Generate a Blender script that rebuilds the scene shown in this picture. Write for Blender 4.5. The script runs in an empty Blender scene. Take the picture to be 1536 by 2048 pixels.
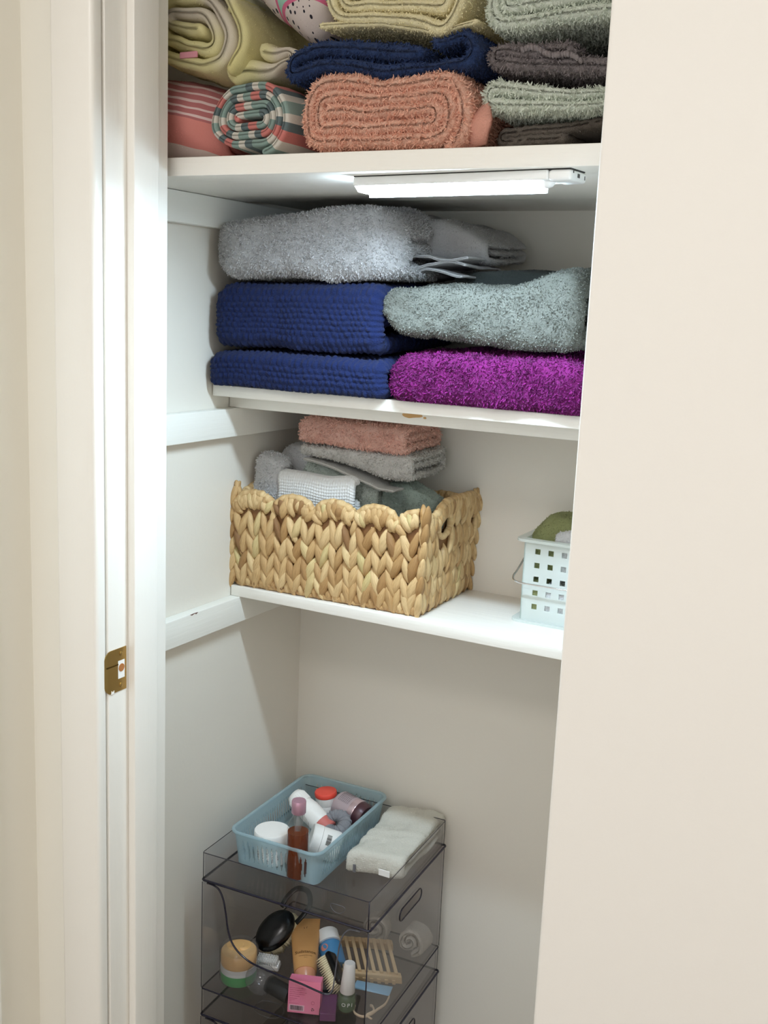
import bpy, math, random
import numpy as np
from mathutils import Matrix, Vector

random.seed(7)
RNG = np.random.default_rng(11)
scene = bpy.context.scene
COL = scene.collection
PI = math.pi

# ---------------------------------------------------------------- camera
yaw, pit, rol, FPX = -0.487396365, 0.187587439, 0.0429739896, 2138.0483
fw = Vector((math.sin(yaw)*math.cos(pit), math.cos(yaw)*math.cos(pit), -math.sin(pit)))
rt = Vector((math.cos(yaw), -math.sin(yaw), 0)); up = rt.cross(fw)
r2 = rt*math.cos(rol) + up*math.sin(rol); u2 = -rt*math.sin(rol) + up*math.cos(rol)
cam = bpy.data.objects.new('camera', bpy.data.cameras.new('camera')); COL.objects.link(cam)
cam.matrix_world = Matrix(((r2.x, u2.x, -fw.x, 0.90), (r2.y, u2.y, -fw.y, 0.0), (r2.z, u2.z, -fw.z, 1.45), (0, 0, 0, 1)))
cam.data.sensor_fit = 'VERTICAL'; cam.data.sensor_height = 36.0; cam.data.lens = FPX/2048*36
cam.data.clip_start = 0.02; cam.data.clip_end = 50
scene.camera = cam

# ---------------------------------------------------------------- tags
def tag(o, label=None, cat=None, group=None, kind=None):
    if label: o['label'] = label
    if cat: o['category'] = cat
    if group: o['group'] = group
    if kind: o['kind'] = kind
    return o
def empty(name, loc=(0, 0, 0), rz=0.0, rot=None):
    o = bpy.data.objects.new(name, None); COL.objects.link(o)
    o.empty_display_size = 0.02; o.location = loc
    o.rotation_euler = rot if rot is not None else (0, 0, rz)
    return o

# ---------------------------------------------------------------- materials
def lin(c):
    f = lambda v: v/12.92 if v <= 0.04045 else ((v+0.055)/1.055)**2.4
    return tuple(f(x/255.0) for x in c) + (1.0,)
def new_mat(name):
    m = bpy.data.materials.new(name); m.use_nodes = True
    nt = m.node_tree; nt.nodes.clear()
    out = nt.nodes.new('ShaderNodeOutputMaterial'); b = nt.nodes.new('ShaderNodeBsdfPrincipled')
    nt.links.new(b.outputs[0], out.inputs[0])
    return m, nt, b, out
def N(nt, t, **kw):
    n = nt.nodes.new(t)
    for k, v in kw.items(): setattr(n, k, v)
    return n
def mathn(nt, op, a, b=None, c=None):
    n = N(nt, 'ShaderNodeMath', operation=op)
    for i, v in enumerate((a, b, c)):
        if v is None: continue
        if isinstance(v, (int, float)): n.inputs[i].default_value = v
        else: nt.links.new(v, n.inputs[i])
    return n.outputs[0]
def mixc(nt, f, a, b, mode='MIX'):
    n = N(nt, 'ShaderNodeMix', data_type='RGBA', blend_type=mode)
    for i, v in ((0, f), (6, a), (7, b)):
        if isinstance(v, (int, float, tuple)): n.inputs[i].default_value = v
        else: nt.links.new(v, n.inputs[i])
    return n.outputs[2]
def ramp(nt, f, stops, interp='LINEAR'):
    n = N(nt, 'ShaderNodeValToRGB'); n.color_ramp.interpolation = interp
    while len(n.color_ramp.elements) < len(stops): n.color_ramp.elements.new(0.5)
    for e, (p, c) in zip(n.color_ramp.elements, stops): e.position = p; e.color = c
    nt.links.new(f, n.inputs[0]); return n.outputs[0]
def noise(nt, scale, detail=3, vec=None, rough=0.5, out=0):
    n = N(nt, 'ShaderNodeTexNoise'); n.inputs['Scale'].default_value = scale
    n.inputs['Detail'].default_value = detail; n.inputs['Roughness'].default_value = rough
    if vec is not None: nt.links.new(vec, n.inputs['Vector'])
    return n.outputs[out]
def bump(nt, b, h, strength=0.3, dist=0.001):
    n = N(nt, 'ShaderNodeBump'); n.inputs['Strength'].default_value = strength; n.inputs['Distance'].default_value = dist
    nt.links.new(h, n.inputs['Height']); nt.links.new(n.outputs[0], b.inputs['Normal']); return n
def scaled(nt, src, s):
    n = N(nt, 'ShaderNodeMapping'); n.inputs['Scale'].default_value = s; nt.links.new(src, n.inputs[0]); return n.outputs[0]

def paint(name, c, rough=0.55, grain=None, bs=0.25, brush=140):
    m, nt, b, _ = new_mat(name)
    tc = N(nt, 'ShaderNodeTexCoord').outputs['Object']
    v = noise(nt, 2.2, 3, tc)
    col = mixc(nt, v, tuple(x*0.97 for x in lin(c)[:3])+(1,), lin(c))
    nt.links.new(col, b.inputs['Base Color']); b.inputs['Roughness'].default_value = rough
    vec = scaled(nt, tc, grain) if grain else tc
    bump(nt, b, noise(nt, brush, 4, vec, 0.6), bs, 0.0012)
    return m
def plain(name, c, rough=0.4, metal=0.0, **kw):
    m, nt, b, _ = new_mat(name)
    tc = N(nt, 'ShaderNodeTexCoord').outputs['Object']
    v = noise(nt, 60, 3, tc)
    nt.links.new(mixc(nt, v, tuple(x*0.95 for x in lin(c)[:3])+(1,), lin(c)), b.inputs['Base Color'])
    b.inputs['Roughness'].default_value = rough; b.inputs['Metallic'].default_value = metal
    for k, x in kw.items(): b.inputs[k].default_value = x
    return m
def clear(name, tint, alpha_tint=1.0, gloss=0.12, rough=0.06, diffuse=0.0, dcol=None):
    """thin transparent plastic: tinted see-through, fresnel gloss, optional milky scatter"""
    m, nt, b, out = new_mat(name); nt.nodes.remove(b)
    tr = N(nt, 'ShaderNodeBsdfTransparent'); tr.inputs[0].default_value = tint
    gl = N(nt, 'ShaderNodeBsdfGlossy'); gl.inputs['Roughness'].default_value = rough
    fr = N(nt, 'ShaderNodeLayerWeight'); fr.inputs[0].default_value = 0.5
    mx = N(nt, 'ShaderNodeMixShader')
    base = tr.outputs[0]
    if diffuse > 0:
        df = N(nt, 'ShaderNodeBsdfDiffuse'); df.inputs[0].default_value = dcol
        tl = N(nt, 'ShaderNodeBsdfTranslucent'); tl.inputs[0].default_value = dcol
        m2 = N(nt, 'ShaderNodeMixShader'); m2.inputs[0].default_value = 0.4
        nt.links.new(df.outputs[0], m2.inputs[1]); nt.links.new(tl.outputs[0], m2.inputs[2])
        m1 = N(nt, 'ShaderNodeMixShader'); m1.inputs[0].default_value = diffuse
        nt.links.new(base, m1.inputs[1]); nt.links.new(m2.outputs[0], m1.inputs[2]); base = m1.outputs[0]
    f = mathn(nt, 'MULTIPLY_ADD', mathn(nt, 'POWER', fr.outputs['Facing'], 4.5), gloss*4.0, gloss*0.30)
    f = mathn(nt, 'MINIMUM', f, 1.0)
    nt.links.new(f, mx.inputs[0]); nt.links.new(base, mx.inputs[1]); nt.links.new(gl.outputs[0], mx.inputs[2])
    nt.links.new(mx.outputs[0], out.inputs[0])
    return m
def fabric(name, c, var=0.12, stripes=None, kind=None, rough=0.95, sheen=0.06, loop=430, bstr=0.9):
    """cloth: per-fibre variation comes from the mesh attribute 'var'"""
    m, nt, b, _ = new_mat(name)
    at = N(nt, 'ShaderNodeAttribute', attribute_name='var').outputs['Fac']
    tc = N(nt, 'ShaderNodeTexCoord'); uv = tc.outputs['UV']; ob = tc.outputs['Object']
    base = lin(c)
    sep = N(nt, 'ShaderNodeSeparateXYZ'); nt.links.new(uv, sep.inputs[0])
    if kind == 'stripes':
        col = stripes(nt, sep, ob)
    else:
        v = noise(nt, 45, 3, ob)
        v = mathn(nt, 'ADD', mathn(nt, 'MULTIPLY', v, 0.4), mathn(nt, 'MULTIPLY', noise(nt, 330, 2, ob, 0.7), 0.6))
        v = mathn(nt, 'MULTIPLY_ADD', v, 2.6, -0.8)
        col = mixc(nt, v, tuple(x*(1-var*1.5) for x in base[:3])+(1,), tuple(min(1, x*(1+var*0.6)) for x in base[:3])+(1,))
    mul = N(nt, 'ShaderNodeVectorMath', operation='SCALE'); nt.links.new(col, mul.inputs[0]); nt.links.new(at, mul.inputs['Scale'])
    nt.links.new(mul.outputs[0], b.inputs['Base Color'])
    b.inputs['Roughness'].default_value = rough
    b.inputs['Sheen Weight'].default_value = sheen; b.inputs['Sheen Roughness'].default_value = 0.6
    h = noise(nt, loop, 3, ob, 0.65)
    bump(nt, b, h, bstr, 0.0024)
    tl = N(nt, 'ShaderNodeBsdfTranslucent'); nt.links.new(mul.outputs[0], tl.inputs[0])
    mx = N(nt, 'ShaderNodeMixShader'); mx.inputs[0].default_value = 0.30
    nt.links.new(b.outputs[0], mx.inputs[1]); nt.links.new(tl.outputs[0], mx.inputs[2]); nt.links.new(mx.outputs[0], _.inputs[0])
    return m

M = {}
M['wall_hall'] = paint('hall_wall_paint', (244, 240, 234), 0.6, bs=0.12)
M['wall_hall_yellow'] = paint('hall_wall_yellow_paint', (241, 237, 226), 0.65, bs=0.12)
M['trim'] = paint('gloss_trim_paint', (243, 239, 231), 0.32, grain=(1, 1, 0.06), bs=0.25)
M['closet'] = paint('closet_wall_paint', (227, 221, 210), 0.6, bs=0.15)
M['wood_paint'] = paint('painted_shelf_wood', (236, 234, 226), 0.42, grain=(1, 0.05, 1), bs=0.55, brush=90)
M['wood_paint_x'] = paint('painted_shelf_edge', (238, 234, 226), 0.42, grain=(0.06, 1, 1), bs=0.5, brush=110)
M['brown_floor'] = paint('floor_wood', (150, 138, 122), 0.5)
M['ceiling'] = paint('ceiling_white', (240, 238, 232), 0.8)

# ---------------------------------------------------------------- mesh collector
class MB:
    def __init__(s): s.v = []; s.f = []; s.m = []; s.n = 0; s.uv = None
    def add(s, verts, faces, mi=0):
        s.v.append(np.asarray(verts, float).reshape(-1, 3)); k = s.n
        s.f += [tuple(i+k for i in f) for f in faces]; s.m += [mi]*len(faces); s.n += len(s.v[-1]); return s
    def box(s, lo, hi, mi=0, bev=0.0):
        x0, y0, z0 = lo; x1, y1, z1 = hi
        if bev <= 0:
            v = [(x, y, z) for x in (x0, x1) for y in (y0, y1) for z in (z0, z1)]
            f = [(0, 1, 3, 2), (4, 6, 7, 5), (0, 4, 5, 1), (2, 3, 7, 6), (0, 2, 6, 4), (1, 5, 7, 3)]
            return s.add(v, f, mi)
        import bmesh
        bm = bmesh.new(); bmesh.ops.create_cube(bm, size=1.0)
        for q in bm.verts: q.co = Vector(((x0+x1)/2+q.co.x*(x1-x0), (y0+y1)/2+q.co.y*(y1-y0), (z0+z1)/2+q.co.z*(z1-z0)))
        bmesh.ops.bevel(bm, geom=bm.edges[:], offset=bev, segments=3, profile=0.5, affect='EDGES')
        bm.verts.index_update()
        s.add([q.co[:] for q in bm.verts], [[q.index for q in f.verts] for f in bm.faces], mi); bm.free(); return s
    def lathe(s, prof, n=40, mi=0, xf=None, sx=1.0, sy=1.0, cap=True):
        v = []; f = []
        for r, z in prof:
            for k in range(n):
                a = 2*PI*k/n; v.append((r*math.cos(a)*sx, r*math.sin(a)*sy, z))
        P = len(prof)
        for i in range(P-1):
            for k in range(n):
                k2 = (k+1) % n; f.append((i*n+k, i*n+k2, (i+1)*n+k2, (i+1)*n+k))
        if cap:
            f.append(tuple(range(n-1, -1, -1))); f.append(tuple((P-1)*n+k for k in range(n)))
        v = np.array(v)
        if xf is not None: v = (np.array(xf.to_3x3()) @ v.T).T + np.array(xf.translation)
        return s.add(v, f, mi)
    def tube(s, pts, r, n=10, mi=0, closed=False, flat=1.0):
        pts = [Vector(p) for p in pts]; L = len(pts); v = []; f = []
        t0 = None; nrm = None
        for i, p in enumerate(pts):
            if closed: t = (pts[(i+1) % L]-pts[i-1])
            else: t = pts[min(i+1, L-1)]-pts[max(i-1, 0)]
            t.normalize()
            if nrm is None:
                a = Vector((0, 0, 1)) if abs(t.z) < 0.9 else Vector((1, 0, 0)); nrm = t.cross(a).normalized()
            else:
                nrm = (nrm - t*nrm.dot(t)).normalized()
            b = t.cross(nrm); rr = r[i] if hasattr(r, '__len__') else r
            for k in range(n):
                a = 2*PI*k/n; v.append((p + nrm*math.cos(a)*rr + b*math.sin(a)*rr*flat)[:])
        m = L if closed else L-1
        for i in range(m):
            i2 = (i+1) % L
            for k in range(n):
                k2 = (k+1) % n; f.append((i*n+k, i*n+k2, i2*n+k2, i2*n+k))
        if not closed:
            f.append(tuple(range(n-1, -1, -1))); f.append(tuple((L-1)*n+k for k in range(n)))
        return s.add(v, f, mi)
    def prism(s, poly, y0, y1, mi=0, axis='y'):
        n = len(poly)
        P = (lambda a, b, c: (a, c, b)) if axis == 'y' else ((lambda a, b, c: (c, a, b)) if axis == 'x' else (lambda a, b, c: (a, b, c)))
        v = [P(a, b, y0) for a, b in poly] + [P(a, b, y1) for a, b in poly]
        f = [tuple(range(n)), tuple(range(2*n-1, n-1, -1))] + [(i, (i+1) % n, (i+1) % n+n, i+n) for i in range(n)]
        return s.add(v, f, mi)
    def xform(s, mat):
        A = np.array(mat.to_3x3()); t = np.array(mat.translation)
        s.v = [(A @ q.T).T + t for q in s.v]; return s
    def build(s, name, mats, parent=None, smooth=False, angle=None, attr=None, uv=None):
        me = bpy.data.meshes.new(name)
        V = np.concatenate(s.v); me.from_pydata(V.tolist(), [], s.f)
        if not isinstance(mats, (list, tuple)): mats = [mats]
        for m in mats: me.materials.append(m)
        if len(mats) > 1: me.polygons.foreach_set('material_index', s.m)
        import bmesh
        bm = bmesh.new(); bm.from_mesh(me); bmesh.ops.recalc_face_normals(bm, faces=bm.faces[:]); bm.to_mesh(me); bm.free()
        if smooth:
            me.polygons.foreach_set('use_smooth', [True]*len(me.polygons))
            if angle: 
                try: me.set_sharp_from_angle(angle=math.radians(angle))
                except Exception: pass
        if attr is not None:
            a = me.attributes.new('var', 'FLOAT', 'POINT'); a.data.foreach_set('value', np.asarray(attr, float))
        o = bpy.data.objects.new(name, me); COL.objects.link(o)
        if parent: o.parent = parent
        return o
def T(x, y, z, rx=0, ry=0, rz=0):
    from mathutils import Euler
    return Matrix.Translation((x, y, z)) @ Euler((math.radians(rx), math.radians(ry), math.radians(rz))).to_matrix().to_4x4()
def frame(origin, zdir, xhint=(1, 0, 0)):
    z = Vector(zdir).normalized(); x = Vector(xhint); x = (x - z*x.dot(z)).normalized(); y = z.cross(x)
    o = Vector(origin)
    return Matrix(((x.x, y.x, z.x, o.x), (x.y, y.y, z.y, o.y), (x.z, y.z, z.z, o.z), (0, 0, 0, 1)))
def text_part(txt, size, mat, parent, xf, name='lettering', depth=0.0001, align='CENTER'):
    cu = bpy.data.curves.new(name, 'FONT'); cu.body = txt; cu.size = size; cu.extrude = depth
    cu.align_x = align; cu.align_y = 'CENTER'; cu.resolution_u = 3
    tmp = bpy.data.objects.new('tmp', cu); COL.objects.link(tmp)
    me = bpy.data.meshes.new_from_object(tmp.evaluated_get(bpy.context.evaluated_depsgraph_get()))
    bpy.data.objects.remove(tmp); bpy.data.curves.remove(cu)
    me.materials.clear(); me.materials.append(mat); me.transform(xf)
    o = bpy.data.objects.new(name, me); COL.objects.link(o); o.parent = parent; return o
def bend_mesh(o, fn):
    for v in o.data.vertices: v.co = fn(v.co)

# ---------------------------------------------------------------- noise in numpy
def _h(i, j, k, seed):
    with np.errstate(over='ignore'):
        x = (i.astype(np.int64)*374761393 + j.astype(np.int64)*668265263 + k.astype(np.int64)*2147483647 + seed*974634777).astype(np.uint64)
        x = (x ^ (x >> np.uint64(13))) * np.uint64(1274126177); x = x ^ (x >> np.uint64(16))
    return (x & np.uint64(0xFFFFFF)).astype(float)/float(0xFFFFFF)*2-1
def vn(P, scale, seed=0):
    Q = P*scale; I = np.floor(Q).astype(np.int64); F = Q-I; F = F*F*(3-2*F); r = 0
    for a in (0, 1):
        for b in (0, 1):
            for c in (0, 1):
                w = (F[:, 0] if a else 1-F[:, 0])*(F[:, 1] if b else 1-F[:, 1])*(F[:, 2] if c else 1-F[:, 2])
                r = r + w*_h(I[:, 0]+a, I[:, 1]+b, I[:, 2]+c, seed)
    return r

# ---------------------------------------------------------------- cloth
def resample(P, ds):
    P = np.asarray(P, float); d = np.r_[0, np.cumsum(np.hypot(*np.diff(P, axis=0).T))]
    n = max(4, int(d[-1]/ds)); s = np.linspace(0, d[-1], n)
    return np.c_[np.interp(s, d, P[:, 0]), np.interp(s, d, P[:, 1])], s
def smooth2(P, k=3):
    for _ in range(k):
        Q = P.copy(); Q[1:-1] = (P[:-2]+2*P[1:-1]+P[2:])/4; P = Q
    return P
def spw(v, e): return math.copysign(abs(v)**e, v)
def flat_spiral(W, H, t, turns, start=0.5, asp=1.0, ccw=True, seed=0, wob=0.0, sq=1.0):
    """flat rolled / folded sheet, centre line in a W x H box; starts (outside) at perimeter fraction `start`"""
    R = H/2; RX = min(R*asp, W/2); a = max(0.0, W/2 - RX); pts = []
    per = [2*a, PI*(R+RX)/2, 2*a, PI*(R+RX)/2]; tot = sum(per); n = int(turns*160)
    for i in range(n+1):
        th = i/160.0; s = (start + (th if ccw else -th)) % 1.0 * tot; ins = t/2 + t*th; r = R - ins; rx = RX - ins
        if r < t*0.2: break
        if rx < t*0.2:
            if RX >= W/2-1e-9: break
            rx = t*0.2
        if s < per[0]: p = (-a+s, -r)
        elif s < per[0]+per[1]:
            q = (s-per[0])/per[1]*PI - PI/2; p = (a + rx*spw(math.cos(q), sq), r*spw(math.sin(q), sq))
        elif s < per[0]+per[1]+per[2]: p = (a-(s-per[0]-per[1]), r)
        else:
            q = (s-per[0]-per[1]-per[2])/per[3]*PI + PI/2; p = (-a + rx*spw(math.cos(q), sq), r*spw(math.sin(q), sq))
        pts.append((W/2+p[0], H/2+p[1]))
    P = np.array(pts)
    for k, full in ((0, W), (1, H)):
        lo, hi = P[:, k].min(), P[:, k].max()
        P[:, k] = t/2 + (P[:, k]-lo)*(full-t)/max(1e-9, hi-lo)
    if wob:
        Q = np.c_[P*1.0, np.zeros(len(P))]
        P = P + np.c_[vn(Q, 25, seed), vn(Q, 25, seed+5)]*wob
    return smooth2(P, 4)
def curve(pts):
    xs, ys = zip(*pts); xs = np.array(xs); ys = np.array(ys)
    def f(x):
        g = np.linspace(xs[0], xs[-1], 160); y = np.interp(g, xs, ys)
        k = 9; ker = np.ones(k)/k; yp = np.r_[np.full(k//2, y[0]), y, np.full(k//2, y[-1])]
        return np.interp(x, g, np.convolve(yp, ker, 'valid'))
    return f
def const(c): return lambda x: np.full(np.shape(x), float(c))

def cloth(name, mat, path, t, width, mode, x0, y0, zb, zt, Hbox, Wbox=None, parent=None,
          ds=0.003, dw=0.003, yoff=None, xoff=None, lump=0.004, lumps=18, seed=0,
          pile=0, plen=0.0035, pw=0.0011, ydepth=0.14, disp=None, xf=None, tint=0.1, endround=1.0, zmin=None, gap=0.94, shear=0.0):
    """sheet of thickness t swept along path.  mode 'A': path in (depth, height), width runs along x.
    mode 'B': path in (x, height), width runs in depth."""
    C, s = resample(path, ds); n = len(C)
    tg = np.gradient(C, axis=0); tg /= np.maximum(1e-9, np.hypot(*tg.T))[:, None]; nr = np.c_[-tg[:, 1], tg[:, 0]]
    # ring: outer side, cap, inner side, cap
    er = t/2*endround; ws = [0.0]
    capw = er*(1-np.cos(np.linspace(0, PI/2, 5)))
    body = np.linspace(er, width-er, max(3, int((width-2*er)/dw)))
    wv = np.r_[capw[:-1], body, (width-capw[:-1])[::-1]]
    hv = np.ones(len(wv))
    for i, w in enumerate(wv):
        e = min(w, width-w)
        if e < er: hv[i] = math.sqrt(max(0.0, 1-((er-e)/er)**2))
    nc = 3
    ringC = np.r_[C, np.repeat(C[-1:], nc, 0), C[::-1], np.repeat(C[:1], nc, 0)]
    off = []; ringS = np.r_[s, np.full(nc, s[-1]), s[::-1], np.zeros(nc)]
    for i in range(n): off.append(nr[i])
    for k in range(1, nc+1):
        a = PI*k/(nc+1); off.append(nr[-1]*math.cos(a)+tg[-1]*math.sin(a))
    for i in range(n-1, -1, -1): off.append(-nr[i])
    for k in range(1, nc+1):
        a = PI*k/(nc+1); off.append(-nr[0]*math.cos(a)-tg[0]*math.sin(a))
    off = np.array(off); R = len(ringC); Wn = len(wv)
    A = ringC[None, :, :] + off[None, :, :]*(t/2*gap)*np.maximum(hv, 0.02)[:, None, None]
    wgrid = np.repeat(wv[:, None], R, 1)
    if mode == 'A': L = np.stack([wgrid, A[..., 0], A[..., 1]], -1)
    else: L = np.stack([A[..., 0], wgrid, A[..., 1]], -1)
    L = L.reshape(-1, 3)
    UV = np.stack([np.repeat(ringS[None, :], Wn, 0), wgrid], -1).reshape(-1, 2)
    idx = np.arange(Wn*R).reshape(Wn, R); nx = np.roll(idx, -1, axis=1)
    F = np.stack([idx[:-1], nx[:-1], nx[1:], idx[1:]], -1).reshape(-1, 4)
    LN = L.copy()
    def place(L):
        X = L[:, 0]+x0; Y = L[:, 1]+y0; q = L[:, 2]/Hbox
        b = zb(X); tt = zt(X); Z = b + q*(tt-b)
        if yoff is not None: Y = Y + yoff(X, q)
        if xoff is not None: X = X + xoff(X, q)
        return np.c_[X, Y, Z]
    P = place(L)
    # low frequency lumps
    Dv = np.c_[vn(L, lumps, seed+1), vn(L, lumps, seed+2), vn(L, lumps, seed+3)]*lump + np.c_[vn(L, lumps*2.7, seed+4), vn(L, lumps*2.7, seed+5), vn(L, lumps*2.7, seed+6)]*lump*0.35
    P = P + Dv
    if zmin is not None: P[:, 2] = np.maximum(P[:, 2], zmin)
    # vertex normals
    def vnorm(P):
        a = P[F[:, 2]]-P[F[:, 0]]; b = P[F[:, 3]]-P[F[:, 1]]; fn = np.cross(a, b)
        VN = np.zeros_like(P)
        for k in range(4): np.add.at(VN, F[:, k], fn)
        l = np.linalg.norm(VN, axis=1); VN /= np.maximum(l, 1e-12)[:, None]; return VN, fn
    VN, fn = vnorm(P)
    # orient: outward = away from sheet centre line
    test = np.einsum('ij,ij->i', VN[R*(Wn//2):R*(Wn//2)+n], (P[R*(Wn//2):R*(Wn//2)+n]-P[R*(Wn//2):R*(Wn//2)+R][::-1][nc:nc+n]))
    if np.median(test) < 0: VN = -VN; F = F[:, ::-1]; fn = -fn
    var = np.ones(len(P))
    if disp is not None:
        d, v2 = disp(UV, L); P = P + VN*d[:, None]; var = v2 if v2 is not None else var
        if zmin is not None: P[:, 2] = np.maximum(P[:, 2], zmin)
    ncore = len(P)
    endA = tuple(range(R-1, -1, -1)); 
    Fl = F.tolist()
    # close w ends (half thickness ~0 there): stitch outer to inner
    for base, flip in ((0, False), ((Wn-1)*R, True)):
        for i in range(n-1):
            q = (base+i, base+i+1, base+R-nc-2-i, base+R-nc-1-i)
            Fl.append(q[::-1] if flip else q)
    uvs = UV
    allP = [P]; allvar = [var]; alluv = [UV]
    if pile:
        fc = P[F].mean(1); lc = LN[F].mean(1); ar = np.linalg.norm(fn, axis=1)/2
        Wb = Wbox
        hx = lc[:, 1] if mode == 'A' else lc[:, 0]; wl = lc[:, 0] if mode == 'A' else lc[:, 1]
        near = (lc[:, 2] < 1.2*t) | (lc[:, 2] > Hbox-1.2*t) | (hx < 1.3*t) | (hx > Wb-1.3*t) | (wl < 2.0*t) | ((wl > width-2.0*t) if mode == 'A' else False)
        dep = fc[:, 1] < y0+ydepth
        w = ar*near*dep
        cnt = int(w.sum()*pile); 
        if cnt > 0:
            cdf = np.cumsum(w)/w.sum(); fi = np.searchsorted(cdf, RNG.random(cnt)); fi = np.minimum(fi, len(F)-1)
            a = RNG.random(cnt)[:, None]; b = RNG.random(cnt)[:, None]; Q = F[fi]
            bl = lambda Z: (Z[Q[:, 0]]*(1-a)+Z[Q[:, 1]]*a)*(1-b)+(Z[Q[:, 3]]*(1-a)+Z[Q[:, 2]]*a)*b
            base = bl(P); nn = bl(VN); nn /= np.maximum(1e-9, np.linalg.norm(nn, axis=1))[:, None]; uvp = bl(UV)
            flow = np.c_[vn(base, 60, seed+9), vn(base, 60, seed+10), vn(base, 60, seed+11)-0.5]
            rd = RNG.normal(size=(cnt, 3))*0.55 + flow*0.9
            d = nn*0.8 + rd*0.75; d /= np.linalg.norm(d, axis=1)[:, None]
            d2 = d + RNG.normal(size=(cnt, 3))*0.45 - nn*0.35; d2 /= np.linalg.norm(d2, axis=1)[:, None]
            sd = np.cross(d, RNG.normal(size=(cnt, 3))); sd /= np.maximum(1e-9, np.linalg.norm(sd, axis=1))[:, None]
            ln = (plen*(0.55+0.8*RNG.random(cnt)))[:, None]; ww = (pw*(0.7+0.6*RNG.random(cnt)))[:, None]
            p0 = base - nn*0.0005; p1 = p0 + d*ln*0.55; p2 = p1 + d2*ln*0.45
            tv = np.stack([p0-sd*ww*.5, p0+sd*ww*.5, p1-sd*ww*.5, p1+sd*ww*.5, p2-sd*ww*.3, p2+sd*ww*.3], 1).reshape(-1, 3)
            if zmin is not None: tv[:, 2] = np.maximum(tv[:, 2], zmin+0.0002)
            k = np.arange(cnt)*6+ncore
            tf = np.concatenate([np.stack([k, k+1, k+3, k+2], 1), np.stack([k+2, k+3, k+5, k+4], 1)])
            Fl += tf.tolist(); allP.append(tv)
            allvar.append(np.repeat(1.0+tint*RNG.normal(size=cnt), 6).clip(0.6, 1.35)); alluv.append(np.repeat(uvp, 6, 0))
    V = np.concatenate(allP); var = np.concatenate(allvar); uvs = np.concatenate(alluv)
    if xf is not None: V = (np.array(xf.to_3x3()) @ V.T).T + np.array(xf.translation)
    me = bpy.data.meshes.new(name); me.from_pydata(V.tolist(), [], Fl); me.materials.append(mat)
    me.polygons.foreach_set('use_smooth', np.ones(len(me.polygons), bool))
    at = me.attributes.new('var', 'FLOAT', 'POINT'); at.data.foreach_set('value', var)
    ul = me.uv_layers.new(name='UVMap'); li = np.empty(len(me.loops), np.int32); me.loops.foreach_get('vertex_index', li)
    ul.data.foreach_set('uv', uvs[li].astype(np.float32).ravel())
    o = bpy.data.objects.new(name, me); COL.objects.link(o)
    if parent: o.parent = parent
    return o
LED_S = 205.0; WORLD_S = 1.22; HALL_P = 11.5; EXPO = 0.15
# ================================================================ THE SETTING
def struct(name, mb, mat, label=None, **kw):
    o = mb.build(name, mat, **kw); o['kind'] = 'structure'
    if label: o['label'] = label
    return o
FZ = 0.101; CZ = 2.50
LW = -0.120; BW = 1.6134; RW = 0.74
struct('floor', MB().box((-1.2, -1.6, FZ-0.05), (2.2, BW+0.1, FZ)), M['brown_floor'], 'wooden floor under the closet and hall')
struct('ceiling', MB().box((-0.14, -1.6, CZ), (2.2, BW+0.1, CZ+0.05)), M['ceiling'], 'white ceiling')
struct('wall_left', MB().box((LW-0.1, 1.086, FZ), (LW, BW+0.1, CZ)), M['closet'], 'pale left wall inside the closet')
struct('wall_back', MB().box((LW-0.1, BW, FZ), (RW+0.1, BW+0.1, CZ)), M['closet'], 'pale back wall inside the closet')
struct('wall_right', MB().box((RW, 1.086, FZ), (RW+0.1, BW+0.1, CZ)), M['closet'], 'right wall inside the closet')
struct('wall_front', MB().box((0.5875, 0.971, FZ), (2.2, 1.086, CZ), bev=0.005), M['wall_hall'], 'plain cream wall face at the right of the opening', smooth=True, angle=40)
struct('wall_entry', MB().box((LW-0.1, 0.971, FZ), (-0.012, 1.086, CZ)), M['wall_hall_yellow'], 'narrow strip of cream wall left of the casing')
struct('wall_hall', MB().box((-0.24, -1.6, FZ), (-0.126, 0.971, CZ)), M['wall_hall_yellow'], 'cream hall wall at the far left')
struct('side_light_blocker', MB().box((1.75, -1.6, FZ), (1.85, 0.971, CZ)), M['wall_hall'], 'added wall at the right, outside the picture, blocking side light')  # added unseen wall, keeps world light from the right off the jamb
struct('wall_header', MB().box((-0.012, 0.971, 2.16), (0.5875, 1.086, CZ)), M['wall_hall'])
# casing, jamb and stop of the doorway
struct('trim_1', MB().box((-0.066, 0.955, FZ), (-0.0005, 0.9745, 2.17), bev=0.006), M['trim'], 'flat cream door casing', smooth=True, angle=40)
struct('trim_2', MB().box((-0.012, 0.9755, FZ), (0.0, 1.0865, 2.16), bev=0.0012), M['trim'], 'white door jamb with the strike plate', smooth=True, angle=40)
struct('trim_3', MB().box((0.0, 1.011, FZ), (0.012, 1.056, 2.148), bev=0.0018), M['trim'], 'white door stop strip', smooth=True, angle=40)
struct('trim_4', MB().box((-0.126, 0.55, FZ), (-0.112, 0.893, 2.17), bev=0.003), M['trim'], 'white trim at the left picture edge', smooth=True, angle=40)
# cleats that carry the shelves
CF = -0.101
def cleat(n, z0, z1, label):
    mb = MB().box((LW, 1.092, z0), (CF, BW, z1), bev=0.0012)
    return struct('trim_%d' % n, mb, M['wood_paint'], label, smooth=True, angle=40)
cleat(5, 1.558, 1.6015, 'painted wooden cleat on the left wall under the top shelf')
cleat(6, 1.2415, 1.2865, 'painted wooden cleat on the left wall under the middle shelf')
cl = cleat(7, 0.931, 0.9748, 'painted wooden cleat on the left wall under the lower shelf, chipped at its edge')
struct('trim_8', MB().box((LW+0.02, 1.597, 0.957), (RW, BW, 0.9748)), M['wood_paint_x'])

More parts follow.
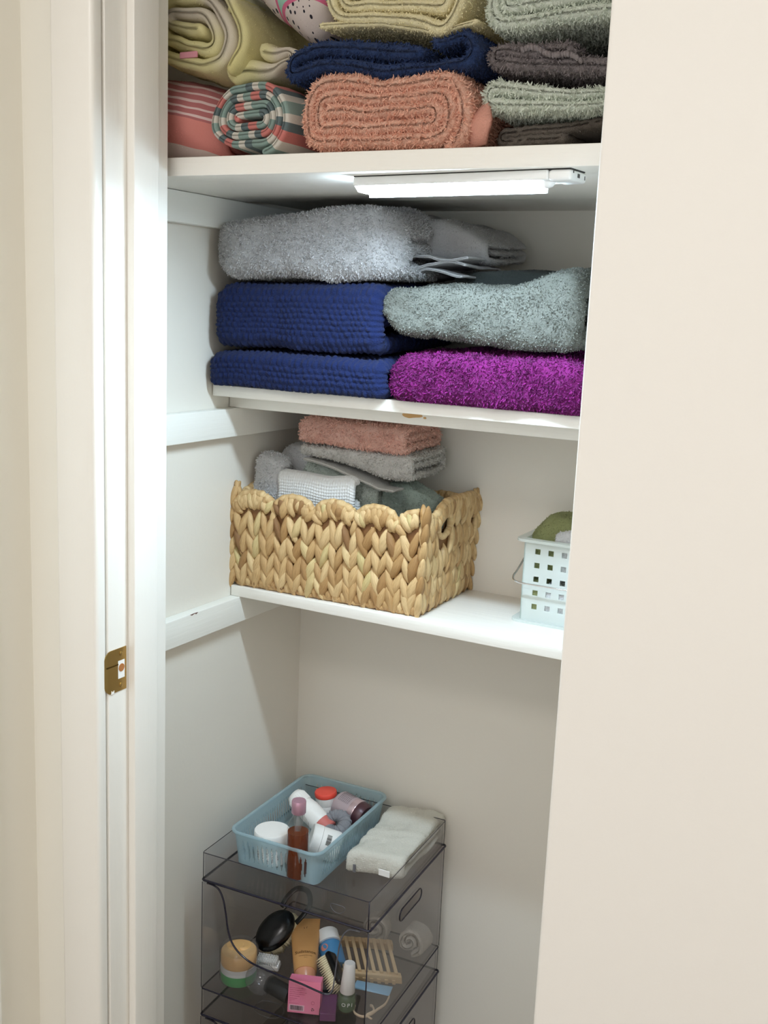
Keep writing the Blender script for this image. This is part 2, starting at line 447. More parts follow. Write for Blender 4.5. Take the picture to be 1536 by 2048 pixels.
M['chip'] = plain('chipped_bare_wood', (201, 158, 104), 0.8)
M['chip_dark'] = plain('chip_dirt', (120, 92, 84), 0.8)
def blob(cx, cz, rx, rz, seed, n=26, jag=0.3):
    P = []
    for k in range(n):
        a = 2*PI*k/n; r = 1+jag*float(vn(np.array([[math.cos(a)*1.3+seed, math.sin(a)*1.3, seed*1.7]]), 1.6, seed)[0])
        P.append((cx+rx*r*math.cos(a), cz+rz*r*math.sin(a)))
    return P
# ---- shelves
def shelf(label, boards):
    e = empty('shelf', (0, 0, 0)); tag(e, label, 'shelf')
    for nm, lo, hi in boards:
        MB().box(lo, hi, bev=0.0012).build(nm, M['wood_paint_x'], e, smooth=True, angle=40)
    return e
s1 = shelf('white top shelf board with the lit bar lamp under its front edge', [
    ('front_board', (LW+0.0005, 1.098, 1.602), (RW-0.0005, 1.392, 1.6245)),
    ('rear_board', (LW+0.0005, 1.3925, 1.6085), (RW-0.0005, BW-0.0005, 1.6245))])
s2 = shelf('white middle shelf with a bare chip in its front edge', [
    ('top_board', (LW+0.0015, 1.338, 1.307), (RW-0.0005, BW-0.0005, 1.3245)),
    ('lower_board', (LW+0.0015, 1.382, 1.287), (RW-0.0005, BW-0.0005, 1.3068))])
s3 = shelf('white lower shelf carrying the woven basket', [
    ('board', (LW+0.0015, 1.3935, 0.975), (RW-0.0005, BW-0.0005, 0.9925))])
mb = MB(); mb.prism(blob(0.2075, 1.3005, 0.0135, 0.0042, 3), 1.3812, 1.3822); mb.prism(blob(0.2275, 1.2985, 0.0024, 0.0016, 5), 1.3812, 1.3822)
mb.prism([(0.187, 1.3062), (0.205, 1.3052), (0.206, 1.3030), (0.195, 1.3042)], 1.3812, 1.3822)
mb.build('bare_wood_chip', M['chip'], s2)['label'] = 'bare orange wood chip'
mb = MB(); mb.prism([(1.2652, 0.9742), (1.2700, 0.9722), (1.2760, 0.9738), (1.2810, 0.9720), (1.2850, 0.9744), (1.2750, 0.9747)], CF-0.0005, CF+0.0003, axis='x')
o = mb.build('paint_chip', M['chip_dark'], cl)

# ---- brass strike plate
M['brass'] = plain('polished_brass', (186, 156, 98), 0.28, 1.0)
M['brass_dark'] = plain('hole_wood', (176, 112, 58), 0.7)
M['white_chip'] = plain('paint_drip_white', (245, 243, 238), 0.4)
sp = empty('strike_plate', (0.0, 0.99, 0.984)); tag(sp, 'polished brass strike plate let into the white door jamb', 'strike plate')
def sp_local(mb): return mb.xform(Matrix.Translation((0.0, -0.99, -0.984)))
def plate_sheet():
    mb = MB(); nz = 28; ny = 30; th = 0.0012
    # sheet over y: curved lip at the front that wraps round the jamb edge, flat part behind; a square latch hole
    ys = np.r_[np.linspace(0.9665, 0.9785, 12), np.linspace(0.9815, 1.0075, 18)]
    zs = np.linspace(0.9555, 1.0125, 39)
    def X(y): return 0.0009 if y > 0.978 else 0.0009 - ((0.978-y)/0.0115)**2*0.0022
    def inside(y, z):
        if 0.9925 < y < 1.0040 and 0.972 < z < 0.996: return False
        if y < 0.979:
            k = (0.979-y)/0.0125
            if abs(z-0.984) > 0.0285*math.sqrt(max(0, 1-(k*0.93)**2)) : return False
        return True
    v = []; f = []
    for j, z in enumerate(zs):
        for i, y in enumerate(ys):
            half = 0.0285
            zz = z
            if y < 0.979:
                k = (0.979-y)/0.0125; zz = 0.984+(z-0.984)*math.sqrt(max(0.02, 1-(k*0.93)**2))
            v.append((X(y), y, zz))
    n = len(v); nyy = len(ys)
    v += [(x-th, y, z) for x, y, z in v]
    keep = {}
    for j in range(len(zs)-1):
        for i in range(nyy-1):
            yc = (ys[i]+ys[i+1])/2; zc = (zs[j]+zs[j+1])/2
            keep[(i, j)] = not (0.9925 < yc < 1.0040 and 0.972 < zc < 0.996)
    for (i, j), kp in keep.items():
        if not kp: continue
        a = j*nyy+i; q = (a, a+1, a+nyy+1, a+nyy); f.append(q); f.append(tuple(x+n for x in q[::-1]))
        for di, dj, e in ((-1, 0, (a, a+nyy)), (1, 0, (a+1, a+nyy+1)), (0, -1, (a, a+1)), (0, 1, (a+nyy, a+nyy+1))):
            if not keep.get((i+di, j+dj), False): f.append((e[0], e[1], e[1]+n, e[0]+n))
    mb.add(v, f); return mb
sp_local(plate_sheet()).build('plate', M['brass'], sp, smooth=True, angle=35)
mb = MB().box((0.0, 0.9918, 0.9713), (0.0008, 1.0047, 0.9967)); sp_local(mb).build('latch_recess', M['white_chip'], sp)
mb = MB().lathe([(0.0001, 0.00085), (0.0052, 0.00085), (0.0052, 0.0012), (0.0001, 0.0012)], 30, xf=frame((0.0, 0.9985, 0.986), (1, 0, 0), (0, 1, 0))); sp_local(mb).build('latch_hole', M['brass_dark'], sp)
for z in (1.0050, 0.9630):
    mb = MB().lathe([(0.0026, 0), (0.0026, 0.0006), (0.0018, 0.0011), (0.0005, 0.0012)], 20, xf=frame((0.0009, 0.9975, z), (1, 0, 0), (0, 1, 0)))
    sp_local(mb).build('screw', M['brass'], sp, smooth=True, angle=40)
mb = MB().prism([(0.9790, 0.9550), (0.9845, 0.9550), (0.9845, 0.9592), (0.9822, 0.9572), (0.9800, 0.9596)], 0.0009, 0.0014, axis='x'); sp_local(mb).build('paint_fleck', M['white_chip'], sp)['label'] = 'white paint fleck'
# bolt groove: raised dark strip, the groove's shade painted into its colour
mb = MB().box((0.0009, 0.9715, 0.9905), (0.00125, 0.9925, 0.9922)); sp_local(mb).build('groove_shade_strip', plain('brass_shadow_groove', (110, 84, 40), 0.4, 1.0), sp)

# ---- motion lamp under the top shelf
def emis(name, c, s):
    m, nt, b, out = new_mat(name)
    b.inputs['Base Color'].default_value = (0.9, 0.9, 0.9, 1); b.inputs['Emission Color'].default_value = c; b.inputs['Emission Strength'].default_value = s
    return m
M['led'] = emis('led_diffuser', (0.72, 0.93, 1.10, 1), LED_S)
M['white_plastic'] = plain('white_plastic', (240, 240, 238), 0.35)
M['black'] = plain('black_plastic', (14, 14, 16), 0.3)
lp = empty('bar_lamp', (0.240, 1.131, 1.602), rz=math.radians(-5.6)); tag(lp, 'slim white motion sensor bar lamp glowing under the top shelf', 'lamp')
MB().box((0, 0, -0.0115), (0.252, 0.040, -0.0012), bev=0.002).build('housing', M['white_plastic'], lp, smooth=True, angle=40)
MB().box((0.252, 0.0, -0.0125), (0.2785, 0.040, -0.0012), bev=0.0035).build('end_cap', M['white_plastic'], lp, smooth=True, angle=40)
MB().box((0.0, 0.002, -0.0012), (0.277, 0.038, 0.0)).build('mounting_strip', M['black'], lp)
mb = MB(); mb.prism([(0.0015, -0.0113), (0.0345, -0.0113), (0.0335, -0.0178), (0.0090, -0.0172)], 0.002, 0.234, axis='x')
MB().box((0.0, 0.0347, -0.0215), (0.236, 0.0372, -0.0113), bev=0.0008).build('added_light_stop', M['white_plastic'], lp, smooth=True, angle=40)  # lip added to stop the lamp's light going level to the back wall
mb.build('diffuser', M['led'], lp)['label'] = 'glowing white diffuser'
MB().lathe([(0.0085, 0.0), (0.0082, -0.002), (0.006, -0.0052), (0.0028, -0.0068), (0.0004, -0.0072)], 28, xf=T(0.2455, 0.014, -0.0115)).build('motion_sensor', plain('frosted_dome', (250, 250, 250), 0.3), lp, smooth=True)
MB().box((0.2783, 0.016, -0.0085), (0.2790, 0.021, -0.0045)).build('charging_port', M['black'], lp)
MB().box((0.2783, 0.005, -0.0050), (0.2788, 0.0062, -0.0025)).build('seam_mark', M['black'], lp)
MB().box((0.2783, 0.034, -0.0090), (0.2788, 0.0350, -0.0050)).build('seam_mark', M['black'], lp)
# ================================================================ TOWELS
F = {}
F['blue'] = fabric('blue_nub_cotton', (10, 34, 90), 0.12)
F['lgray'] = fabric('light_grey_terry', (209, 207, 207), 0.05)
F['ggray'] = fabric('grey_green_terry', (133, 136, 128), 0.14)
F['ggdark'] = fabric('dark_grey_hem', (70, 76, 74), 0.1)
F['purple'] = fabric('magenta_terry', (138, 26, 120), 0.20)
F['salmon'] = fabric('salmon_terry', (252, 202, 178), 0.06)
F['flap'] = fabric('pale_pink_back', (238, 176, 156), 0.04)
F['navy'] = fabric('navy_terry', (40, 64, 112), 0.14)
F['yellow'] = fabric('straw_yellow_terry', (250, 240, 198), 0.04)
F['sage'] = fabric('pale_sage_fleece', (236, 242, 228), 0.04)
F['mauve'] = fabric('mauve_grey_fleece', (146, 136, 136), 0.08)
F['brown'] = fabric('brown_grey_ribbed', (126, 116, 106), 0.1)
F['roll_yellow'] = fabric('pale_yellow_fleece', (232, 222, 164), 0.05)
F['salmon2'] = fabric('peach_terry', (248, 204, 188), 0.05)
F['gray2'] = fabric('mid_grey_terry', (218, 215, 210), 0.05)
F['gray3'] = fabric('cool_grey_terry', (232, 232, 233), 0.05)
F['sage2'] = fabric('dusty_sage_terry', (208, 216, 207), 0.06)
F['green'] = fabric('grey_green_velour', (170, 184, 174), 0.1)
F['waffle'] = fabric('waffle_cotton', (246, 246, 244), 0.03, loop=900, bstr=0.4)
F['lime'] = fabric('olive_green_towelling', (160, 164, 112), 0.06)
F['white'] = fabric('white_terry', (240, 240, 242), 0.03)
F['cream'] = fabric('oat_terry', (240, 237, 226), 0.04)

def pal_stripes(pal, total):
    def g(nt, sep, ob):
        nw = N(nt, 'ShaderNodeMath', operation='ADD'); nt.links.new(sep.outputs[0], nw.inputs[0])
        m = mathn(nt, 'MODULO', sep.outputs[0], total); f = mathn(nt, 'DIVIDE', m, total)
        return ramp(nt, f, [(p, lin(c)) for p, c in pal], 'CONSTANT')
    return g
cor, wh, sg, dk, mv = (226, 138, 130), (232, 226, 214), (152, 176, 168), (108, 124, 126), (214, 150, 160)
F['multi'] = fabric('multi_check_velour', (255, 255, 255), loop=900, bstr=0.4, kind='stripes', stripes=pal_stripes(
    [(0, sg), (.09, wh), (.17, cor), (.26, dk), (.33, wh), (.40, sg), (.50, wh), (.56, dk), (.63, cor), (.72, sg), (.80, wh), (.86, dk), (.93, sg)], 0.145))
def pink_fn(nt, sep, ob):
    # bands along the roll: fine red/white lines high up, solid coral, then white near the bottom
    z = N(nt, 'ShaderNodeSeparateXYZ'); nt.links.new(ob, z.inputs[0])
    wob = mathn(nt, 'MULTIPLY', noise(nt, 18, 2, ob), 0.010)
    zz = mathn(nt, 'ADD', mathn(nt, 'ADD', z.outputs[2], wob), mathn(nt, 'MULTIPLY', z.outputs[0], 0.20))
    f = mathn(nt, 'DIVIDE', mathn(nt, 'SUBTRACT', zz, 1.628), 0.11)
    rd, wt, co = (196, 122, 122), (240, 214, 210), (232, 150, 140)
    st = [(0, lin((238, 222, 212))), (.16, lin(co)), (.47, lin(rd)), (.50, lin(wt)), (.525, lin(rd)), (.58, lin(wt)), (.605, lin(rd)), (.66, lin(wt)), (.685, lin(rd)),
          (.74, lin(wt)), (.765, lin(rd)), (.82, lin(wt)), (.845, lin(rd)), (.90, lin(wt)), (.925, lin((222, 150, 150)))]
    return ramp(nt, f, st, 'CONSTANT')
F['pink'] = fabric('pink_striped_cotton', (255, 255, 255), loop=900, bstr=0.4, kind='stripes', stripes=pink_fn)
def yel_fn(nt, sep, ob):
    # broad soft bands of lemon and cream, one thin pink line
    m = mathn(nt, 'DIVIDE', mathn(nt, 'MODULO', mathn(nt, 'ADD', sep.outputs[0], mathn(nt, 'MULTIPLY', noise(nt, 12, 2, ob), 0.03)), 0.30), 0.30)
    return ramp(nt, m, [(0, lin((232, 222, 158))), (.28, lin((232, 224, 168))), (.42, lin((226, 216, 196))), (.62, lin((222, 212, 196))), (.70, lin((230, 222, 170))), (.97, lin((232, 222, 158)))], 'EASE')
F['roll_yellow'] = fabric('lemon_cream_velour', (255, 255, 255), loop=900, bstr=0.4, kind='stripes', stripes=yel_fn)
def mint_fn(nt, sep, ob):
    # mint ground; big white ovals rimmed pink and filled with black dots
    mp = N(nt, 'ShaderNodeMapping'); mp.inputs['Location'].default_value = (-0.166, 0, -1.776); mp.vector_type = 'POINT'
    nt.links.new(ob, mp.inputs[0])
    mp2 = N(nt, 'ShaderNodeMapping'); mp2.inputs['Rotation'].default_value = (0, math.radians(30), 0); mp2.inputs['Scale'].default_value = (22, 0, 34)
    nt.links.new(mp.outputs[0], mp2.inputs[0])
    ln = N(nt, 'ShaderNodeVectorMath', operation='LENGTH'); nt.links.new(mp2.outputs[0], ln.inputs[0])
    mp3 = N(nt, 'ShaderNodeMapping'); mp3.inputs['Location'].default_value = (-0.103, 0, -1.808); nt.links.new(ob, mp3.inputs[0])
    mp4 = N(nt, 'ShaderNodeMapping'); mp4.inputs['Scale'].default_value = (38, 0, 30); nt.links.new(mp3.outputs[0], mp4.inputs[0])
    ln2 = N(nt, 'ShaderNodeVectorMath', operation='LENGTH'); nt.links.new(mp4.outputs[0], ln2.inputs[0])
    d = mathn(nt, 'MINIMUM', ln.outputs['Value'], ln2.outputs['Value'])
    vo = N(nt, 'ShaderNodeTexVoronoi'); vo.inputs['Scale'].default_value = 1.0; vo.inputs['Randomness'].default_value = 0.75
    vm = N(nt, 'ShaderNodeMapping'); vm.inputs['Scale'].default_value = (175, 0, 140); nt.links.new(ob, vm.inputs[0]); nt.links.new(vm.outputs[0], vo.inputs['Vector'])
    dot = mathn(nt, 'LESS_THAN', vo.outputs['Distance'], 0.30)
    inner = mixc(nt, dot, lin((228, 214, 208)), lin((40, 36, 48)))
    a = mathn(nt, 'GREATER_THAN', d, 0.86); b = mathn(nt, 'GREATER_THAN', d, 1.0)
    c1 = mixc(nt, a, inner, lin((222, 110, 146)))
    return mixc(nt, b, c1, lin((164, 208, 190)))
F['mint'] = fabric('mint_dotted_velour', (255, 255, 255), loop=900, bstr=0.4, kind='stripes', stripes=mint_fn)

def nub_disp(UV, L):
    px, py = 0.0100, 0.0070
    row = np.floor(UV[:, 0]/py); a = (UV[:, 0]/py) % 1.0
    b = (UV[:, 1]/px + 0.5*(row % 2) + 0.10*np.sin(row*7.7) + 0.25*vn(np.c_[UV*1.0, np.zeros(len(UV))], 90, 6)) % 1.0
    h = np.clip(np.sin(PI*a), 0, 1)**0.8*np.clip(np.sin(PI*b), 0, 1)**0.9
    h = h*(0.75+0.35*vn(np.c_[UV*1.0, np.zeros(len(UV))], 260, 4))
    return h*0.0038 - 0.0016, None
def waffle_disp(UV, L):
    p = 0.0046
    a = np.abs(np.sin(PI*UV[:, 0]/p)); b = np.abs(np.sin(PI*UV[:, 1]/p))
    return -(np.clip(a*b, 0, 1)**0.8)*0.0022+0.001, None
def rib_disp(UV, L):
    return 0.0006*np.sin(2*PI*UV[:, 0]/0.0034) + 0.0003*vn(np.c_[UV, UV[:, :1]], 300, 3), None
def band_disp(at, wd, depth):
    def f(UV, L):
        d = np.zeros(len(UV))
        for a in at: d -= depth*np.exp(-((UV[:, 1]-a)/wd)**2)
        return d, None
    return f

PILE = 210000
SH1, SH2, SH3 = 1.6245, 1.3245, 0.9925
def thing(e, *a, **k): return tag(e, *a, **k)
def roots(name, loc): return empty(name, loc)
GU = 'folded towels on the top shelf'; GM = 'folded towels on the middle shelf'; GB = 'cloths folded in the woven basket'

# ---- top shelf, centre stack
P = flat_spiral(0.216, 0.086, 0.0136, 2.85, start=0.30, asp=0.95, seed=3, wob=0.0022, sq=0.75)
e = empty('folded_towel'); tag(e, 'salmon pink fluffy folded towel at the bottom of the top shelf centre stack', 'towel', GU)
cloth('towel_body', F['salmon'], P, 0.0172, 0.27, 'B', 0.177, 1.112,
      curve([(.17, 1.6250), (.40, 1.6250)]), curve([(.17, 1.702), (.20, 1.713), (.24, 1.711), (.283, 1.702), (.33, 1.706), (.37, 1.709), (.385, 1.704), (.398, 1.696)]),
      0.086, 0.216, e, ds=0.0024, dw=0.004, seed=5, pile=PILE*1.1, plen=0.0052, pw=0.0013, zmin=SH1+0.0003, lump=0.003)
flp = MB(); g = []; 
for j in range(9):
    for i in range(9):
        u, v = i/8, j/8; x = 0.372+0.046*u; z = SH1+0.001+ (0.006+0.050*v)*(0.25+0.75*u) if True else 0
        y = 1.128 - 0.012*math.sin(PI*v)*(u) + 0.03*(1-u)*0 + 0.004*math.sin(5*u+3*v)
        g.append((x - 0.010*abs(v-0.45)*2*u, y, z*1.0))
n9 = len(g); g += [(x+0.001, y+0.0045, z) for x, y, z in g]; ff = []
for j in range(8):
    for i in range(8):
        a = j*9+i; q = (a, a+1, a+10, a+9); ff += [q, tuple(k+n9 for k in q[::-1])]
for i in range(8):
    ff += [(i, i+1, i+1+n9, i+n9), (72+i, 72+i+1, 72+i+1+n9, 72+i+n9), (i*9, i*9+9, i*9+9+n9, i*9+n9), (i*9+8, i*9+17, i*9+17+n9, i*9+8+n9)]
flp.add(g, ff); flp.build('hem_corner', F['flap'], e, smooth=True, attr=np.ones(len(g)))['label'] = 'smooth pale pink hem corner'

P = flat_spiral(0.248, 0.050, 0.0150, 1.55, start=0.55, asp=0.95, ccw=False, seed=8, wob=0.002)
e = empty('folded_towel'); tag(e, 'dark navy folded towel between the salmon and the yellow towel', 'towel', GU)
cloth('towel_body', F['navy'], P, 0.0150, 0.27, 'B', 0.152, 1.116,
      curve([(.148, 1.700), (.165, 1.704), (.20, 1.712), (.24, 1.711), (.283, 1.703), (.33, 1.707), (.37, 1.709), (.405, 1.700)]),
      curve([(.148, 1.742), (.165, 1.755), (.195, 1.766), (.275, 1.760), (.33, 1.748), (.351, 1.741), (.367, 1.748), (.382, 1.754), (.405, 1.742)]),
      0.050, 0.248, e, ds=0.0024, dw=0.004, seed=15, pile=PILE, plen=0.0042, pw=0.0012, lump=0.003)

P = flat_spiral(0.182, 0.085, 0.0140, 2.7, start=0.45, asp=0.9, seed=21, wob=0.003)
e = empty('folded_towel'); tag(e, 'straw yellow folded towel on top of the navy one', 'towel', GU)
cloth('towel_body', F['yellow'], P, 0.0140, 0.25, 'B', 0.198, 1.118,
      curve([(.19, 1.770), (.275, 1.762), (.33, 1.750), (.351, 1.744), (.37, 1.750), (.385, 1.757)]), curve([(.19, 1.845), (.39, 1.84)]),
      0.085, 0.182, e, ds=0.0022, dw=0.004, seed=22, pile=PILE*0.75, plen=0.0026, pw=0.0011, lump=0.0025)
e2 = cloth('lower_fold', F['yellow'], flat_spiral(0.20, 0.012, 0.006, 0.9, start=0.5, seed=2), 0.0075, 0.2, 'B', 0.1935, 1.121,
      curve([(.19, 1.7675), (.275, 1.7605), (.33, 1.749), (.351, 1.742), (.37, 1.749), (.40, 1.752)]), curve([(.19, 1.7795), (.275, 1.7715), (.33, 1.759), (.351, 1.752), (.37, 1.758), (.40, 1.762)]),
      0.012, 0.2, e, ds=0.0025, dw=0.004, seed=24, pile=PILE*0.5, plen=0.0022, lump=0.001)
# ---- top shelf, right stack
def stack_towel(key, label, zbp, ztp, H, t, turns, seed, pl, x0=0.405, W=0.25, y0=1.125, start=0.5, dens=1.0, ccw=True, disp=None, wob=0.002, lump=0.003, extra=None):
    P = flat_spiral(W, H, t, turns, start=start, asp=0.9, ccw=ccw, seed=seed, wob=wob, sq=0.8)
    e = empty('folded_towel'); tag(e, label, 'towel', GU)
    cloth('towel_body', F[key], P, t, 0.25, 'B', x0, y0, curve(zbp), curve(ztp), H, W, e, ds=0.0026, dw=0.004, seed=seed, pile=PILE*dens, plen=pl, pw=0.0013, lump=lump, disp=disp, zmin=SH1+0.0003)
    return e
stack_towel('brown', 'dark brown grey ribbed towel at the bottom of the right top shelf stack', [(.40, 1.6250), (.66, 1.6250)], [(.40, 1.657), (.54, 1.664), (.66, 1.666)], 0.038, 0.0125, 1.35, 31, 0.0018, x0=0.409, start=0.3, dens=0.35, disp=rib_disp, y0=1.150)
stack_towel('sage', 'pale sage fluffy towel resting on the brown grey ribbed towel', [(.40, 1.659), (.418, 1.660), (.54, 1.665), (.66, 1.667)], [(.40, 1.701), (.415, 1.706), (.45, 1.699), (.54, 1.692), (.66, 1.690)], 0.040, 0.0125, 1.5, 33, 0.0050, x0=0.402, ccw=False)
e = stack_towel('mauve', 'mauve grey plush towel with a corded edge between two pale sage towels', [(.40, 1.706), (.415, 1.708), (.45, 1.701), (.54, 1.694), (.66, 1.692)], [(.40, 1.738), (.42, 1.746), (.54, 1.744), (.66, 1.744)], 0.044, 0.0145, 1.4, 35, 0.0048, x0=0.403, start=0.55, ccw=False)
pts = [(0.447+0.0017*i, 1.1235+0.001*math.sin(i), 1.7255 - 0.010*((i/30.0)**1.6) + 0.0025*math.sin(i*0.25)) for i in range(0, 40)]
mb = MB()
for i, p in enumerate(pts[::2]):
    mb.lathe([(0.0002, -0.0026), (0.0028, -0.0016), (0.0036, 0), (0.0028, 0.0016), (0.0002, 0.0026)], 12, xf=frame(p, (0.8, 0.3, 0.35)))
o = mb.build('corded_edge', F['mauve'], e, smooth=True, attr=np.full(mb.n, 1.12))
stack_towel('sage', 'pale sage fluffy towel on top of the mauve grey one', [(.395, 1.744), (.42, 1.748), (.54, 1.747), (.66, 1.746)], [(.395, 1.812), (.54, 1.818), (.66, 1.82)], 0.07, 0.0155, 1.9, 37, 0.0048, x0=0.399, start=0.6, W=0.255)

# ---- top shelf, left rolls
GR = 'rolled beach towels on the top shelf'
e = empty('rolled_towel'); tag(e, 'pink and white striped rolled towel against the left wall of the top shelf', 'towel', GR)
P = flat_spiral(0.15, 0.106, 0.014, 3.0, start=0.55, asp=0.9, seed=41, wob=0.001)
cloth('towel_body', F['pink'], P, 0.014, 0.168, 'A', -0.1155, 1.108, curve([(-.12, 1.6250), (.06, 1.6250)]),
      curve([(-.12, 1.738), (-.02, 1.729), (.02, 1.717), (.045, 1.700), (.056, 1.690)]), 0.106, 0.15, e, ds=0.0035, dw=0.003, seed=42, pile=PILE*0.25, plen=0.0012, pw=0.0008, lump=0.004,
      yoff=lambda X, q: 0.02*np.clip((X-0.0)/0.05, 0, 1)**2, zmin=SH1+0.0003)
e = empty('rolled_towel'); tag(e, 'tightly rolled towel in coral, sage and white checks beside the salmon towel', 'towel', GR)
P = flat_spiral(0.119, 0.084, 0.0096, 4.1, start=0.12, asp=1.0, seed=43, wob=0.0028)
cloth('towel_body', F['multi'], P, 0.0096, 0.25, 'B', 0.050, 1.108, curve([(.045, 1.6250), (.18, 1.6250)]), curve([(.045, 1.700), (.08, 1.709), (.13, 1.709), (.18, 1.702)]),
      0.084, 0.119, e, ds=0.0018, dw=0.004, seed=44, pile=PILE*0.2, plen=0.0010, pw=0.0007, lump=0.003, zmin=SH1+0.0003)
e = empty('rolled_towel'); tag(e, 'large rolled towel in lemon yellow and cream lying over the pink striped and checked rolls', 'towel', GR)
P = flat_spiral(0.158, 0.118, 0.0165, 3.2, start=0.20, asp=1.0, seed=45, wob=0.005)
cloth('towel_body', F['roll_yellow'], P, 0.0165, 0.26, 'B', -0.066, 1.114,
      curve([(-.07, 1.745), (-.05, 1.739), (-.02, 1.733), (.02, 1.721), (.05, 1.711), (.09, 1.714)]), curve([(-.07, 1.850), (.02, 1.846), (.095, 1.828)]),
      0.118, 0.158, e, ds=0.0025, dw=0.003, seed=46, pile=PILE*0.3, plen=0.0012, pw=0.0008, lump=0.005, lumps=20)
P = flat_spiral(0.115, 0.05, 0.016, 1.4, start=0.75, asp=1.0, seed=49, wob=0.003)
cloth('outer_wrap', F['roll_yellow'], P, 0.016, 0.25, 'B', 0.046, 1.128,
      curve([(.04, 1.716), (.07, 1.713), (.11, 1.713), (.13, 1.716), (.15, 1.728), (.165, 1.738)]), curve([(.04, 1.825), (.07, 1.812), (.095, 1.792), (.12, 1.772), (.16, 1.757)]),
      0.05, 0.115, e, ds=0.003, dw=0.003, seed=50, pile=PILE*0.3, plen=0.0012, pw=0.0008, lump=0.004, lumps=20)
mb = MB().box((-0.005, 1.1135, 1.7445), (0.022, 1.1165, 1.7520), bev=0.001); mb.build('woven_tag', plain('pink_label', (206, 140, 150), 0.8), e)['label'] = 'small pink woven tag'
e = empty('rolled_towel'); tag(e, 'mint green rolled towel with black dots and pink lines, wedged above the checked roll', 'towel', GR)
P = flat_spiral(0.15, 0.12, 0.016, 2.6, start=0.5, asp=1.0, seed=47, wob=0.002)
cloth('towel_body', F['mint'], P, 0.016, 0.128, 'A', 0.068, 1.120, curve([(.06, 1.832), (.085, 1.815), (.11, 1.787), (.14, 1.766), (.162, 1.757), (.18, 1.762), (.20, 1.780)]),
      curve([(.06, 1.87), (.22, 1.89)]), 0.12, 0.15, e, ds=0.003, dw=0.003, seed=48, pile=PILE*0.2, plen=0.001, pw=0.0008, lump=0.004)

# ---- middle shelf
def mid(key, label, t, turns, D, H, x0, W, y0, zbp, ztp, seed, dens=1.0, pl=0.003, pw=0.0011, disp=None, ds=0.003, dw=0.003, lump=0.004, asp=0.75, yoff=None, zmin=None, tint=0.1, cat='towel', group=GM, name='folded_towel', e=None, part='towel_body', start=0.5, lumps=18, sq=0.42):
    if e is None:
        e = empty(name); tag(e, label, cat, group)
    P = flat_spiral(D, H, t, turns, start=start, asp=asp, seed=seed, wob=0.0015, sq=sq)
    cloth(part, F[key], P, t, W, 'A', x0, y0, curve(zbp), curve(ztp), H, D, e, ds=ds, dw=dw, seed=seed, pile=PILE*dens, plen=pl, pw=pw, disp=disp, lump=lump, yoff=yoff, zmin=zmin, tint=tint, lumps=lumps)
    return e
def front_round(xa, xb, r, k=0.02):
    return lambda X, q: k*(np.clip((xa+r-X)/r, 0, 1)**2 + np.clip((X-xb+r)/r, 0, 1)**2)
mid('blue', 'deep blue nubbly towel lying on the middle shelf board', 0.0200, 1.45, 0.26, 0.062, -0.117, 0.308, 1.313,
    [(-.12, 1.330), (-.10, 1.3250), (.19, 1.3250), (.204, 1.330)], [(-.12, 1.372), (-.106, 1.386), (-.06, 1.3895), (.19, 1.3895), (.204, 1.376)], 51, dens=0.25, pl=0.0014, pw=0.0008, disp=nub_disp, ds=0.00125, dw=0.00125, lump=0.0025, yoff=front_round(-.117, .202, .03, .014), zmin=SH2+0.0003, asp=0.85)
mid('blue', 'deep blue nubbly towel lying on the lower blue towel, under the light grey one', 0.0245, 1.75, 0.26, 0.1, -0.1095, 0.294, 1.313,
    [(-.112, 1.396), (-.098, 1.3855), (.18, 1.3850), (.203, 1.391)], [(-.112, 1.462), (-.098, 1.482), (-.08, 1.489), (.18, 1.494), (.203, 1.480)], 53, dens=0.25, pl=0.0014, pw=0.0008, disp=nub_disp, ds=0.00125, dw=0.00125, lump=0.003, yoff=front_round(-.1095, .2, .03, .014), asp=0.8)
e = mid('lgray', 'light grey plush towel on top of the two blue towels', 0.0250, 1.8, 0.26, 0.105, -0.107, 0.315, 1.302,
    [(-.11, 1.524), (-.096, 1.502), (-.07, 1.486), (.05, 1.487), (.18, 1.4885), (.213, 1.492)], [(-.11, 1.560), (-.09, 1.570), (-.044, 1.580), (.074, 1.5925), (.165, 1.5955), (.19, 1.585), (.213, 1.566)], 55, dens=1.25, pl=0.0044, pw=0.0014, lump=0.005, yoff=front_round(-.107, .21, .05, .03), lumps=14, tint=0.14)
mid('lgray', None, 0.0155, 1.5, 0.16, 0.06, 0.16, 0.130, 1.42, [(.16, 1.520), (.29, 1.520)], [(.16, 1.588), (.22, 1.586), (.26, 1.572), (.29, 1.552)], 57, dens=0.5, pl=0.002, e=e, part='rear_fold')
